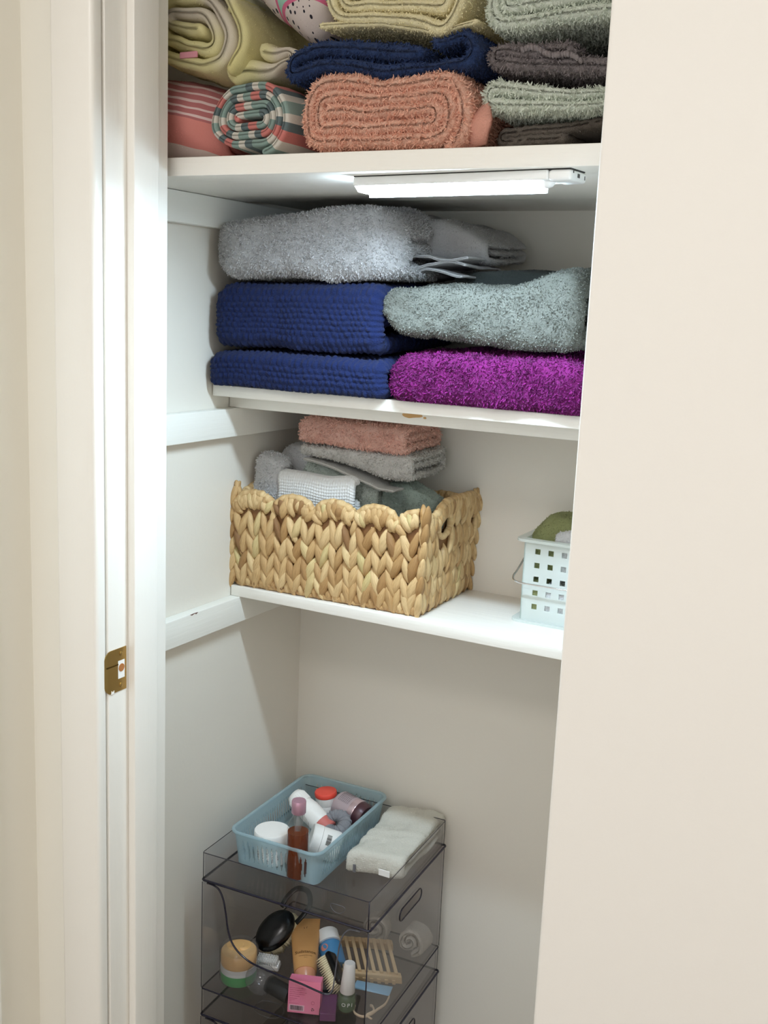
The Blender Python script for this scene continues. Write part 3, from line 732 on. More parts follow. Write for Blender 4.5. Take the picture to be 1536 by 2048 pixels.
# thin hems that fan out of the right end of the light grey towel
for k, (za, zb_) in enumerate([(1.531, 1.5215), (1.519, 1.5115), (1.507, 1.5035)]):
    P = [(0, 0)]; xs = np.linspace(0, 1, 40)
    path = np.array([(0.01+0.115*x, za + (zb_-za)*x - 0.010*math.sin(min(1, x*2.0)*PI)*(1-x) + 0.004*math.sin(x*7+k*2)) for x in xs])
    cloth('hem', F['lgray'], np.c_[path[:, 0], path[:, 1]-1.48], 0.0040, 0.13, 'B', 0.160-0.006*k, 1.372+0.004*k, const(1.48), const(1.53), 0.05, 0.13, e, ds=0.002, dw=0.004, seed=60+k, lump=0.002, pile=PILE*0.15, plen=0.001)
mid('purple', 'bright magenta terry towel lying on the middle shelf board', 0.0215, 1.6, 0.25, 0.078, 0.192, 0.292, 1.318,
    [(.19, 1.334), (.205, 1.3255), (.46, 1.3255), (.49, 1.330)], [(.19, 1.378), (.212, 1.397), (.33, 1.4035), (.44, 1.4085), (.475, 1.400), (.49, 1.388)], 61, dens=1.25, pl=0.0050, pw=0.0016, lump=0.004,
    yoff=front_round(.192, .484, .03, .014), zmin=SH2+0.0003, disp=band_disp([0.068, 0.198], 0.004, 0.0016), tint=0.22)
e = mid('ggray', 'grey green terry towel on top of the magenta one, its right corner standing up', 0.0220, 1.8, 0.25, 0.085, 0.182, 0.287, 1.313,
    [(.178, 1.440), (.19, 1.428), (.205, 1.421), (.24, 1.414), (.279, 1.409), (.366, 1.404), (.44, 1.403), (.478, 1.405)], [(.178, 1.466), (.192, 1.482), (.207, 1.489), (.33, 1.492), (.375, 1.494), (.40, 1.501), (.43, 1.516), (.448, 1.521), (.462, 1.512), (.478, 1.478)], 63, dens=1.25, pl=0.0028, pw=0.0014, lump=0.005,
    yoff=front_round(.18, .476, .03, .014), tint=0.22, lumps=24)
mid('ggdark', None, 0.006, 3.0, 0.12, 0.04, 0.24, 0.165, 1.43, [(.24, 1.475), (.41, 1.475)], [(.24, 1.508), (.33, 1.514), (.39, 1.510), (.41, 1.500)], 65, dens=0.2, pl=0.0015, e=e, part='striped_back_hem')['label']
mid('ggdark', None, 0.010, 2.0, 0.19, 0.08, 0.472, 0.05, 1.36, [(.47, 1.42), (.53, 1.42)], [(.47, 1.512), (.50, 1.500), (.53, 1.47)], 66, dens=0.3, pl=0.002, e=e, part='rear_fold')

# ---- cloths in the woven basket
def bask(key, label, part='cloth_body', **k):
    return mid(key, label, name='folded_cloth', cat='cloth', group=GB, part=part, **k)
e = bask('gray3', 'cool grey terry cloth standing at the left end of the woven basket', t=0.014, turns=1.6, D=0.055, H=0.16, x0=-0.112, W=0.053, y0=1.440,
     zbp=[(-.12, 1.02), (0, 1.02)], ztp=[(-.12, 1.203), (-.10, 1.213), (-.075, 1.207), (-.056, 1.196)], seed=71, dens=1.2, pl=0.0036, pw=0.0014, lump=0.005, asp=0.9, lumps=30)
bask('gray3', None, t=0.012, turns=1.4, D=0.05, H=0.1, x0=-0.100, W=0.069, y0=1.497, zbp=[(-.12, 1.08), (0, 1.08)], ztp=[(-.10, 1.212), (-.075, 1.222), (-.03, 1.226)], seed=72, dens=0.8, pl=0.0026, lump=0.004, asp=0.9, e=e, part='rear_fold')
bask('waffle', 'white and grey waffle weave cloth standing at the front of the woven basket', t=0.010, turns=1.3, D=0.030, H=0.15, x0=-0.058, W=0.144, y0=1.430,
     zbp=[(-.07, 1.04), (.09, 1.04)], ztp=[(-.07, 1.180), (-.052, 1.189), (.0, 1.187), (.04, 1.184), (.074, 1.190), (.09, 1.183)], seed=73, dens=0.12, pl=0.001, pw=0.0008, disp=waffle_disp, ds=0.0009, dw=0.0009, lump=0.003, asp=0.9)
bask('sage2', 'dusty sage cloth bunched behind the waffle cloth', t=0.011, turns=2.0, D=0.07, H=0.16, x0=-0.030, W=0.138, y0=1.464,
     zbp=[(-.06, 1.03), (.12, 1.03)], ztp=[(-.04, 1.205), (.0, 1.205), (.04, 1.198), (.08, 1.184), (.11, 1.176)], seed=75, dens=1.1, pl=0.0034, pw=0.0014, lump=0.005, asp=0.9, lumps=26)
bask('green', 'crumpled grey green velour cloth at the right end of the woven basket', t=0.012, turns=1.8, D=0.08, H=0.13, x0=0.112, W=0.086, y0=1.480,
     zbp=[(.10, 1.03), (.22, 1.03)], ztp=[(.10, 1.172), (.13, 1.176), (.155, 1.180), (.18, 1.172), (.20, 1.150)], seed=77, dens=0.9, pl=0.0028, pw=0.0014, lump=0.009, asp=0.9, lumps=34)
e = bask('gray2', 'mid grey folded cloth lying under the peach one', t=0.0105, turns=2.2, D=0.130, H=0.045, x0=-0.029, W=0.202, y0=1.454,
     zbp=[(-.03, 1.214), (.0, 1.213), (.04, 1.208), (.08, 1.199), (.12, 1.190), (.15, 1.188), (.18, 1.192)], ztp=[(-.03, 1.231), (.18, 1.2315)], seed=79, dens=1.2, pl=0.0034, pw=0.0014, lump=0.002)
path = np.array([(0.010+0.162*x, 0.052 - 0.010*x - 0.032*x**1.7 + 0.014*max(0, x-0.85)/0.15*0.6) for x in np.linspace(0, 1, 50)])
cloth('drooping_hem', F['gray2'], path, 0.0045, 0.05, 'B', -0.028, 1.4505, const(1.153), const(1.203), 0.05, 0.17, e, ds=0.002, dw=0.003, seed=81, lump=0.0015, pile=PILE*0.3, plen=0.0015)
bask('salmon2', 'peach pink folded cloth topping the pile in the woven basket', t=0.0105, turns=2.1, D=0.135, H=0.042, x0=-0.030, W=0.190, y0=1.450,
     zbp=[(-.03, 1.2335), (.0, 1.233), (.16, 1.233)], ztp=[(-.03, 1.272), (-.015, 1.278), (.05, 1.2775), (.16, 1.276)], seed=83, dens=1.2, pl=0.0044, pw=0.0014, lump=0.0025)
# ================================================================ WOVEN BASKET
def straw(name):
    m, nt, b, _ = new_mat(name)
    at = N(nt, 'ShaderNodeAttribute', attribute_name='var').outputs['Fac']
    tc = N(nt, 'ShaderNodeTexCoord'); ob = tc.outputs['Object']; uv = tc.outputs['UV']
    c = ramp(nt, at, [(0.0, lin((128, 88, 50))), (.2, lin((176, 136, 86))), (.5, lin((206, 170, 118))), (.8, lin((226, 196, 146))), (1.0, lin((208, 188, 132)))])
    st = noise(nt, 1.0, 4, scaled(nt, uv, (3.0, 46.0, 1)), 0.6)
    f = ramp(nt, st, [(0.32, (0.58, 0.48, 0.36, 1)), (0.52, (1, 1, 1, 1))])
    c = mixc(nt, 1.0, c, f, 'MULTIPLY')
    nt.links.new(c, b.inputs['Base Color']); b.inputs['Roughness'].default_value = 0.5
    bump(nt, b, st, 0.55, 0.0012)
    return m
M['straw'] = straw('water_hyacinth'); M['straw_shell'] = plain('inner_straw', (120, 88, 52), 0.8)
class Lobes:
    def __init__(s): s.V = []; s.F = []; s.A = []; s.U = []; s.n = 0
    def leaf(s, c, vdir, ndir, L, W, Tk, tone, bend=0.0, twist=0.0, point=0.75):
        """one flattened pointed strand of leaf: c centre, vdir long axis, ndir outwards"""
        v = np.array(vdir, float); v /= np.linalg.norm(v); n = np.array(ndir, float); n -= v*np.dot(n, v); n /= np.linalg.norm(n); u = np.cross(v, n)
        K, R = 11, 10
        ts = np.linspace(0.02, 0.98, K); r = np.sin(PI*ts)**point
        a = np.linspace(0, 2*PI, R, endpoint=False)
        ph = RNG.random()*6
        P = []
        for i, t in enumerate(ts):
            rid = 1+0.09*np.cos(3*a+ph)+0.05*np.cos(5*a+ph*2)
            tw = a + twist*(t-0.5)
            x = np.cos(a)*W/2*r[i]*rid; z = np.sin(a)*Tk/2*(r[i]**0.8)*rid
            cc = np.array(c)+v*(t-0.5)*L + n*(-bend*(2*t-1)**2)
            xr = x*math.cos(twist*(t-.5))-z*math.sin(twist*(t-.5)); zr = x*math.sin(twist*(t-.5))+z*math.cos(twist*(t-.5))
            P.append(cc[None]+u[None]*xr[:, None]+n[None]*zr[:, None])
            s.U.append(np.c_[np.full(R, t), np.abs(np.linspace(-1, 1, R)) + ph])
        P = np.concatenate(P)
        idx = np.arange(K*R).reshape(K, R)+s.n
        F = np.stack([idx[:-1], np.roll(idx, -1, 1)[:-1], np.roll(idx, -1, 1)[1:], idx[1:]], -1).reshape(-1, 4).tolist()
        F.append(idx[0][::-1].tolist()); F.append(idx[-1].tolist())
        s.V.append(P); s.F += F; s.A.append(np.full(K*R, tone)); s.n += K*R
    def rope(s, pts, r, tone, n=10, closed=False, rz=None):
        """padded strand along a path, with fine cross creases"""
        Pn = np.array(pts, float); K = len(Pn)
        tg = np.roll(Pn, -1, 0)-np.roll(Pn, 1, 0)
        if not closed: tg[0] = Pn[1]-Pn[0]; tg[-1] = Pn[-1]-Pn[-2]
        tg /= np.linalg.norm(tg, axis=1)[:, None]
        nb = np.cross(tg, np.array(rz if rz is not None else (0, 0, 1.0))); nb /= np.maximum(1e-9, np.linalg.norm(nb, axis=1))[:, None]; bb_ = np.cross(nb, tg)
        a = np.linspace(0, 2*PI, n, endpoint=False)
        rr = r*(1+0.10*np.sin(np.arange(K)*1.3)+0.06*RNG.normal(size=K))
        P = Pn[:, None]+nb[:, None]*np.cos(a)[None, :, None]*rr[:, None, None]+bb_[:, None]*np.sin(a)[None, :, None]*rr[:, None, None]
        idx = np.arange(K*n).reshape(K, n)+s.n
        if closed: lo, hi = idx, np.roll(idx, -1, 0)
        else: lo, hi = idx[:-1], idx[1:]
        F = np.stack([lo, np.roll(lo, -1, 1), np.roll(hi, -1, 1), hi], -1).reshape(-1, 4).tolist()
        if not closed: F.append(idx[0][::-1].tolist()); F.append(idx[-1].tolist())
        s.V.append(P.reshape(-1, 3)); s.F += F; s.A.append(np.repeat(np.clip(tone+0.12*RNG.normal(size=K), 0, 1), n))
        s.U.append(np.stack([np.tile(np.linspace(0, 1, n), K), np.repeat(np.arange(K)*0.25, n)], 1)); s.n += K*n
    def build(s, name, parent, mat):
        me = bpy.data.meshes.new(name); me.from_pydata(np.concatenate(s.V).tolist(), [], s.F); me.materials.append(mat)
        me.polygons.foreach_set('use_smooth', np.ones(len(me.polygons), bool))
        at = me.attributes.new('var', 'FLOAT', 'POINT'); at.data.foreach_set('value', np.concatenate(s.A))
        U = np.concatenate(s.U); ul = me.uv_layers.new(name='UVMap'); li = np.empty(len(me.loops), np.int32); me.loops.foreach_get('vertex_index', li)
        ul.data.foreach_set('uv', U[li].astype(np.float32).ravel())
        o = bpy.data.objects.new(name, me); COL.objects.link(o); o.parent = parent; return o
def weave_wall(name, parent, A, B, nrm, zb, topf, scallops, rows, pairs, flare=0.0, hole=None, dens=1.0, side=None):
    """A->B bottom edge; topf(u) wall height; herringbone of leaf strands plus a scalloped rim"""
    A = np.array(A, float); B = np.array(B, float); n = np.array(nrm, float); W = np.linalg.norm(B-A); e = (B-A)/W
    def pt(u, z, out=0.0):
        k = z/0.16; return A + e*u + n*(out + flare*k) + np.array([0, 0, zb+z])
    L = Lobes(); pw = W/pairs; 
    for r in range(rows+1):
        for p in range(pairs):
            for sgn in (-1, 1):
                u = (p+0.5)*pw + sgn*pw*0.245; H = topf(u/W); rp = 0.158/rows
                z = (r+0.36)*rp + RNG.normal()*0.0016 + 0.002*math.sin(u*90+r)
                lift = (H-0.150)*0.45*max(0, (z-0.10)/0.05)
                z += lift if z > 0.10 else 0
                if hole and abs((u-hole[0])/(hole[2]+0.008))**2 + abs((z-hole[1])/(hole[3]+0.020))**2 < 1: continue
                Lh = rp*1.62*RNG.uniform(0.92, 1.12); lean = sgn*math.radians(RNG.uniform(11, 25))
                if z - Lh/2 < 0.0: z = Lh*0.44
                if z + Lh/2 > H-0.004:
                    if 2*(H-0.004-z) < 0.40*Lh: continue
                    Lh = 2*(H-0.004-z)
                v = e*math.sin(lean) + np.array([0, 0, 1])*math.cos(lean)
                tone = float(np.clip(RNG.normal(0.55, 0.22), 0.05, 1))
                L.leaf(pt(u+RNG.normal()*0.0006, z, 0.0045+RNG.normal()*0.0006), v, n + e*sgn*0.25, Lh, pw*0.58*RNG.uniform(0.85, 1.18), 0.0115, tone, bend=0.0028, twist=RNG.normal()*0.5, point=0.62)
    # short strands filling the foot between the points
    for k in range(pairs*2):
        uu = (k+0.5)*W/(pairs*2) + RNG.normal()*0.0008
        L.leaf(pt(min(W-0.004, max(0.004, uu + (W/pairs)*0.25)), 0.0105, 0.0030), e*RNG.normal()*0.12+np.array([0, 0, 1.0]), n, 0.020, 0.0125, 0.0105, float(np.clip(RNG.normal(0.45, 0.2), 0.05, 1)), bend=0.003, point=0.45)
    L.rope([pt(u_, 0.0050, 0.0008) for u_ in np.linspace(0.002, W-0.002, 60)], 0.0046, 0.35)
    # rim: a padded roll along the scallops with strands wrapped over it
    us_ = np.linspace(0.001, W-0.001, int(W/0.003))
    L.rope([pt(u_, topf(u_/W)-0.0050, 0.0) for u_ in us_], 0.0062, 0.6, n=12, rz=n)
    m = int(W/0.0085)
    for k in range(m):
        u = (k+0.5)*W/m; H = topf(u/W); H2 = topf(min(1, u/W+0.012)); H1 = topf(max(0, u/W-0.012)); sl = (H2-H1)/(0.024*W)
        ang = math.atan(max(-2.0, min(2.0, sl))); fan = -ang*0.75
        v = e*math.sin(fan)+np.array([0, 0, 1])*math.cos(fan)
        L.leaf(pt(u, H-0.0155, 0.0050), v, n, 0.0290*RNG.uniform(0.9, 1.15), 0.0122*RNG.uniform(0.85, 1.15), 0.0085, float(np.clip(RNG.normal(0.52, 0.22), 0.05, 1)), bend=0.0030, twist=RNG.normal()*0.3, point=0.42)
        L.leaf(pt(u, H-0.011, -0.0055), v, n, 0.024, 0.0105, 0.008, float(np.clip(RNG.normal(0.5, 0.2), 0.05, 1)), bend=-0.0045, point=0.42)
    if hole:
        L.rope([pt(hole[0]+math.cos(a)*(hole[2]+0.002), hole[1]+math.sin(a)*(hole[3]+0.002), 0.003) for a in np.linspace(0, 2*PI, 40, endpoint=False)], 0.0050, 0.7, closed=True, rz=n)
    # solid inner wall
    nu, nz = 90, 44; g = []; f = []
    for j in range(nz+1):
        for i in range(nu+1):
            u = W*i/nu; g.append(pt(u, (topf(i/nu)-0.004)*j/nz, 0.0002))
    k = len(g); g += [q - n*0.006 for q in g]
    for j in range(nz):
        for i in range(nu):
            uu, zz = W*(i+.5)/nu, (topf((i+.5)/nu)-0.004)*(j+.5)/nz
            if hole and ((uu-hole[0])/hole[2])**2+((zz-hole[1])/hole[3])**2 < 1: continue
            a = j*(nu+1)+i; q = (a, a+1, a+nu+2, a+nu+1); f += [q, tuple(x+k for x in q[::-1])]
    base = L.n
    L.V.append(np.array(g)); L.F += [[x+base for x in q] for q in f]; L.A.append(np.full(len(g), 0.0)); L.U.append(np.zeros((len(g), 2))); L.n += len(g)
    return L.build(name, parent, M['straw'])
bk = empty('woven_basket', (0.047, 1.51, SH3), rz=math.radians(1.8)); tag(bk, 'woven water hyacinth basket with a scalloped rim, filled with folded cloths', 'basket')
def scal(k, ph=0.0, lo=0.138, hi=0.163, rise=0.0):
    def f(u):
        x = (u*k+ph) % 1.0
        return lo + (hi-lo)*math.sqrt(max(0.0, 1-abs(2*x-1)**2.2))**0.9 + rise*u
    return f
bw, bd = 0.328, 0.190
x0b, x1b, y0b, y1b = -bw/2, bw/2, -0.102, -0.102+bd
weave_wall('front_wall', bk, (x0b, y0b, 0), (x1b, y0b, 0), (0, -1, 0), 0.0005, scal(4.45, 0.0, 0.130, 0.162, rise=0.004), 4, 5, 13, flare=0.006)
weave_wall('right_wall', bk, (x1b, y0b, 0), (x1b, y1b, 0), (1, 0, 0), 0.0005, lambda u: float(np.interp(u, [0, .08, .16, .24, .34, .5, .9, 1.0], [.160, .156, .157, .167, .174, .174, .172, .160])), 4, 5, 8, flare=0.012, hole=(0.060, 0.134, 0.0215, 0.0165))
weave_wall('left_wall', bk, (x0b, y1b, 0), (x0b, y0b, 0), (-1, 0, 0), 0.0005, lambda u: 0.146+0.024*math.sin(PI*u)**0.6, 4, 5, 7, flare=-0.001)
weave_wall('rear_wall', bk, (x1b, y1b, 0), (x0b, y1b, 0), (0, 1, 0), 0.0005, scal(4.0, 0.0), 4, 5, 13, flare=0.0)
# corner strands
for cx, cy, sx, sy in ((x1b, y0b, 1, -1), (x0b, y0b, -1, -1), (x1b, y1b, 1, 1), (x0b, y1b, -1, 1)):
    Lc = Lobes()
    for r in range(6):
        z = 0.018+r*0.027
        fl = 0.010*z/0.16 if sx > 0 else 0
        for sg_ in (-1, 1):
            Lc.leaf((cx+sx*(0.001+fl)+sg_*0.004*-sy*0.7, cy+sy*(0.002+fl*0.5)+sg_*0.004*sx*0.7*-1, z), (0.25*sg_*sx, 0.25*-sg_*sy*-1, 1), (sx, sy, 0), 0.046, 0.014, 0.013, float(np.clip(RNG.normal(0.5, 0.2), 0, 1)), bend=0.002, point=0.6)
    Lc.build('corner_weave', bk, M['straw'])
MB().box((x0b+0.004, y0b+0.004, 0.0008), (x1b-0.004, y1b-0.004, 0.006)).build('basket_base', M['straw_shell'], bk)

# ================================================================ WHITE PIERCED BASKET ON THE RIGHT
M['frost'] = clear('frosted_white_plastic', (0.9, 0.94, 0.92, 1), gloss=0.14, rough=0.2, diffuse=0.72, dcol=(0.95, 0.99, 0.97, 1))
M['chrome'] = plain('chrome_wire', (220, 220, 222), 0.12, 1.0)
cd = empty('plastic_basket', (0.353, 1.487, SH3), rz=0.0); tag(cd, 'frosted white plastic basket with square holes and a wire handle, half hidden by the wall', 'basket')
def pierced(w, h, holes, th, org, eu, ev, en, mi=None):
    """panel w x h with square holes (u, v, half)"""
    us = sorted(set([0, w] + [round(x, 5) for u, v, s in holes for x in (u-s, u+s)])); vs_ = sorted(set([0, h] + [round(x, 5) for u, v, s in holes for x in (v-s, v+s)]))
    mb = MB(); g = []
    org = np.array(org); eu = np.array(eu); ev = np.array(ev); en = np.array(en)
    nu, nv = len(us), len(vs_)
    for k in (0, 1):
        for v in vs_:
            for u in us: g.append(org+eu*u+ev*v+en*th*k)
    def solid(i, j):
        if i < 0 or j < 0 or i >= nu-1 or j >= nv-1: return False
        uc, vc = (us[i]+us[i+1])/2, (vs_[j]+vs_[j+1])/2
        return not any(abs(uc-u) < s and abs(vc-v) < s for u, v, s in holes)
    f = []; K = nu*nv
    for j in range(nv-1):
        for i in range(nu-1):
            if not solid(i, j): continue
            a = j*nu+i; q = (a, a+1, a+nu+1, a+nu); f += [q[::-1], tuple(x+K for x in q)]
            for di, dj, (p, r) in ((-1, 0, (a, a+nu)), (1, 0, (a+1, a+nu+1)), (0, -1, (a, a+1)), (0, 1, (a+nu, a+nu+1))):
                if not solid(i+di, j+dj): f.append((p, r, r+K, p+K))
    mb.add(g, f); return mb
hz = 0.128; cw, cdp = 0.150, 0.105
hol = [(0.0215+0.0208*i, 0.022+0.0212*j, 0.0042) for i in range(6) for j in range(5)]
pierced(cw, hz-0.004, hol, 0.0018, (0, 0, 0.004), (1, 0, 0), (0, 0, 1), (0, 1, 0)).build('front_panel', M['frost'], cd)
pierced(cw, hz-0.004, hol, 0.0018, (0, cdp, 0.004), (1, 0, 0), (0, 0, 1), (0, -1, 0)).build('rear_panel', M['frost'], cd)
hs = [(0.0225+0.0208*i, 0.022+0.0212*j, 0.0042) for i in range(4) for j in range(5)]
pierced(cdp, hz-0.004, hs, 0.0018, (0, 0, 0.004), (0, 1, 0), (0, 0, 1), (1, 0, 0)).build('side_panel', M['frost'], cd)
pierced(cdp, hz-0.004, hs, 0.0018, (cw, 0, 0.004), (0, 1, 0), (0, 0, 1), (-1, 0, 0)).build('side_panel', M['frost'], cd)
def rring(x0, y0, x1, y1, r, n=8):
    P = []
    for cx, cy, a0 in ((x1-r, y0+r, -90), (x1-r, y1-r, 0), (x0+r, y1-r, 90), (x0+r, y0+r, 180)):
        for k in range(n+1):
            a = math.radians(a0+90*k/n); P.append((cx+r*math.cos(a), cy+r*math.sin(a)))
    return P
mb = MB(); A_ = rring(-0.013, -0.006, cw+0.013, cdp+0.006, 0.012); B_ = rring(0.0015, 0.0015, cw-0.0015, cdp-0.0015, 0.004); n_ = len(A_)
v = [(x, y, hz+0.0005) for x, y in A_]+[(x, y, hz+0.002) for x, y in B_]+[(x, y, hz-0.0035) for x, y in A_]+[(x, y, hz-0.0015) for x, y in B_]
f = []
for i in range(n_):
    j = (i+1) % n_; f += [(i, j, n_+j, n_+i), (2*n_+i, 3*n_+i, 3*n_+j, 2*n_+j), (i, 2*n_+i, 2*n_+j, j), (n_+i, n_+j, 3*n_+j, 3*n_+i)]
mb.add(v, f).build('rim', M['frost'], cd, smooth=True, angle=30)
mb = MB(); mb.prism(rring(-0.014, -0.008, cw+0.014, cdp+0.008, 0.014), 0.0004, 0.0042, axis='z'); mb.build('base_flange', M['frost'], cd)
hp = [(-0.001, 0.050, 0.118)]
hp = [(-0.0035, 0.050, 0.119), (-0.006, 0.030, 0.100), (-0.0105, 0.006, 0.078), (-0.0125, -0.004, 0.071), (-0.010, -0.011, 0.0665), (-0.002, -0.0145, 0.0640), (0.012, -0.0150, 0.0632), (0.08, -0.0150, 0.0630), (0.138, -0.0150, 0.0632), (0.152, -0.0145, 0.0640), (0.160, -0.011, 0.0665), (0.162, -0.004, 0.071), (0.160, 0.006, 0.078), (0.156, 0.030, 0.100), (0.1535, 0.050, 0.119)]
def catmull(P, k=6):
    P = [Vector(p) for p in P]; Q = []
    for i in range(len(P)-1):
        p0, p1, p2, p3 = P[max(0, i-1)], P[i], P[i+1], P[min(len(P)-1, i+2)]
        for s in range(k):
            t = s/k; Q.append(0.5*((2*p1)+(p2-p0)*t+(2*p0-5*p1+4*p2-p3)*t*t+(3*p1-p0-3*p2+p3)*t**3))
    Q.append(P[-1]); return Q
MB().tube(catmull(hp), 0.0014, 10).build('wire_handle', M['chrome'], cd, smooth=True)
GC = 'cloths in the pierced plastic basket'
mid('lime', 'olive green ribbed cloth at the left of the pierced plastic basket', t=0.010, turns=1.6, D=0.065, H=0.055, x0=0.3535, W=0.067, y0=1.500, zbp=[(.35, 1.06), (.43, 1.06)], ztp=[(.352, 1.124), (.362, 1.136), (.374, 1.152), (.388, 1.158), (.42, 1.154)], seed=91, dens=0.8, pl=0.0026, asp=0.9, name='folded_cloth', cat='cloth', group=GC, part='cloth_body', lumps=40)
mid('lime', 'olive green cloth standing at the left wall of the pierced plastic basket', t=0.009, turns=1.5, D=0.09, H=0.06, x0=0.3565, W=0.027, y0=1.4905, zbp=[(.35, 1.0005), (.40, 1.0005)], ztp=[(.35, 1.056), (.40, 1.056)], seed=92, dens=0.5, pl=0.0015, asp=0.9, name='folded_cloth', cat='cloth', group=GC, part='cloth_body', lump=0.001)
mid('white', 'white terry cloth folded in the middle of the pierced plastic basket', t=0.012, turns=1.8, D=0.085, H=0.10, x0=0.386, W=0.108, y0=1.4905, zbp=[(.38, 1.001), (.50, 1.001)], ztp=[(.38, 1.052), (.50, 1.056)], seed=93, dens=0.9, pl=0.0026, asp=0.9, name='folded_cloth', cat='cloth', group=GC, part='cloth_body', lump=0.001)
mid('white', 'white terry cloth on top in the pierced plastic basket', t=0.013, turns=1.7, D=0.026, H=0.07, x0=0.398, W=0.096, y0=1.4905, zbp=[(.38, 1.062), (.50, 1.062)], ztp=[(.395, 1.134), (.42, 1.141), (.50, 1.143)], seed=94, dens=0.9, pl=0.0026, asp=0.9, name='folded_cloth', cat='cloth', group=GC, part='cloth_body', lump=0.002)
# ================================================================ CLEAR STACKING BINS
BZ = math.radians(2.92)
M['acrylic'] = clear('smoke_clear_acrylic', (0.915, 0.91, 0.915, 1), gloss=0.14, rough=0.03)
M['acrylic_floor'] = clear('smoke_clear_acrylic_floor', (0.86, 0.85, 0.855, 1), gloss=0.12, rough=0.08)
M['edge'] = plain('dark_acrylic_edge', (30, 26, 42), 0.15)
M['edge_soft'] = plain('grey_acrylic_edge', (92, 92, 100), 0.15)
BW_, BD_ = 0.298, 0.299; TH = 0.0024
def rrect(w, d, r, n=5, ins=0.0):
    return rring(ins, ins, w-ins, d-ins, max(0.0005, r-ins), n)
def open_box(w, d, z0, z1, r=0.004, th=TH):
    A_, B_ = rrect(w, d, r), rrect(w, d, r, ins=th); n = len(A_)
    v = [(x, y, z0) for x, y in A_]+[(x, y, z1) for x, y in A_]+[(x, y, z1) for x, y in B_]+[(x, y, z0) for x, y in B_]
    f = []
    for i in range(n):
        j = (i+1) % n; f += [(i, j, n+j, n+i), (n+i, n+j, 2*n+j, 2*n+i), (2*n+i, 2*n+j, 3*n+j, 3*n+i)]
    return MB().add(v, f)
scoop = [(0.0, 0.190), (0.020, 0.190), (0.031, 0.186), (0.038, 0.176), (0.042, 0.165), (0.046, 0.145), (0.050, 0.122), (0.056, 0.104), (0.065, 0.092), (0.078, 0.083), (0.101, 0.075), (0.147, 0.0715), (0.184, 0.070), (0.214, 0.067), (0.228, 0.0665), (0.237, 0.070), (0.242, 0.080), (0.2445, 0.100), (0.2475, 0.130), (0.251, 0.158), (0.255, 0.172), (0.261, 0.182), (0.270, 0.188), (0.298, 0.190)]
def stack_bin(z0, label, full=True):
    """bin body 0.193 tall with scooped front, and the shallow tray that sits on it"""
    e = empty('stacking_bin', (-0.0735, 1.2680, z0), rz=BZ); tag(e, label, 'storage bin', None)
    H = 0.192
    MB().box((TH, TH, 0.0), (BW_-TH, BD_-TH, TH)).build('bin_floor', M['acrylic_floor'], e)
    MB().box((0, TH, 0), (TH, BD_, H)).build('side_wall', M['acrylic'], e)
    MB().box((0, BD_-TH, 0), (BW_, BD_, H)).build('rear_wall', M['acrylic'], e)
    # right wall with hand slot
    sl = []
    for cx, a0 in ((0.193, -90), (0.126, 90)):
        for k in range(9):
            a = math.radians(a0+180*k/8); sl.append((cx+0.0105*math.cos(a), 0.1545+0.0105*math.sin(a)))
    outer = [(TH, 0), (BD_-TH, 0), (BD_-TH, H), (TH, H)]
    mb = MB()
    for x in (BW_-TH, BW_): pass
    n = len(sl); v = []; f = []
    import mathutils.geometry as mg
    tri = mg.tessellate_polygon([[Vector((a, b, 0)) for a, b in outer], [Vector((a, b, 0)) for a, b in sl]])
    allp = outer+sl; K = len(allp)
    v = [(BW_-TH, a, b) for a, b in allp]+[(BW_, a, b) for a, b in allp]
    f = [tuple(q) for q in tri]+[tuple(x+K for x in q[::-1]) for q in tri]
    for i in range(4): j = (i+1) % 4; f.append((i, j, j+K, i+K))
    for i in range(n): a, b = 4+i, 4+(i+1) % n; f.append((a, b, b+K, a+K))
    sw_ = MB().add(v, f).build('side_wall', M['acrylic'], e)
    s_ = MB().tube([(BW_+0.0002, a, b) for a, b in sl], 0.0011, 6, closed=True).build('hand_slot_rim', M['edge'], sw_, smooth=True)
    # scooped front
    sc = catmull([(a, 0, b) for a, b in scoop], 4)
    poly = [(0, 0), (BW_, 0)] + [(p.x, p.z) for p in reversed(sc)]
    tri = mg.tessellate_polygon([[Vector((a, b, 0)) for a, b in poly]]); K = len(poly)
    v = [(a, 0, b) for a, b in poly]+[(a, TH, b) for a, b in poly]
    f = [tuple(q) for q in tri]+[tuple(x+K for x in q[::-1]) for q in tri]+[(i, (i+1) % K, (i+1) % K+K, i+K) for i in range(K)]
    MB().add(v, f).build('front_panel', M['acrylic'], e)
    k = [i for i, p in enumerate(sc) if p.x < 0.232][-1]
    MB().tube([(p.x, -0.0003, p.z) for p in sc[2:k]], 0.0015, 8).build('front_edge', M['edge'], e, smooth=True)['label'] = 'dark polished edge of the scooped front'
    MB().tube([(p.x, -0.0003, p.z) for p in sc[k-1:-2]], 0.0012, 8).build('front_edge', M['edge_soft'], e, smooth=True)
    for (x, y, w_) in ((0, 0, 0.0006), (BW_, 0, 0.0010), (BW_, BD_, 0.0005)):
        MB().tube([(x, y, 0.002), (x, y, H-0.002)], w_, 6).build('corner_edge', M['edge'], e, smooth=True)
    MB().tube([(x, y, 0.0) for x, y in rrect(BW_, BD_, 0.004)], 0.0012, 6, closed=True).build('lower_rim', M['edge'], e, smooth=True)
    return e
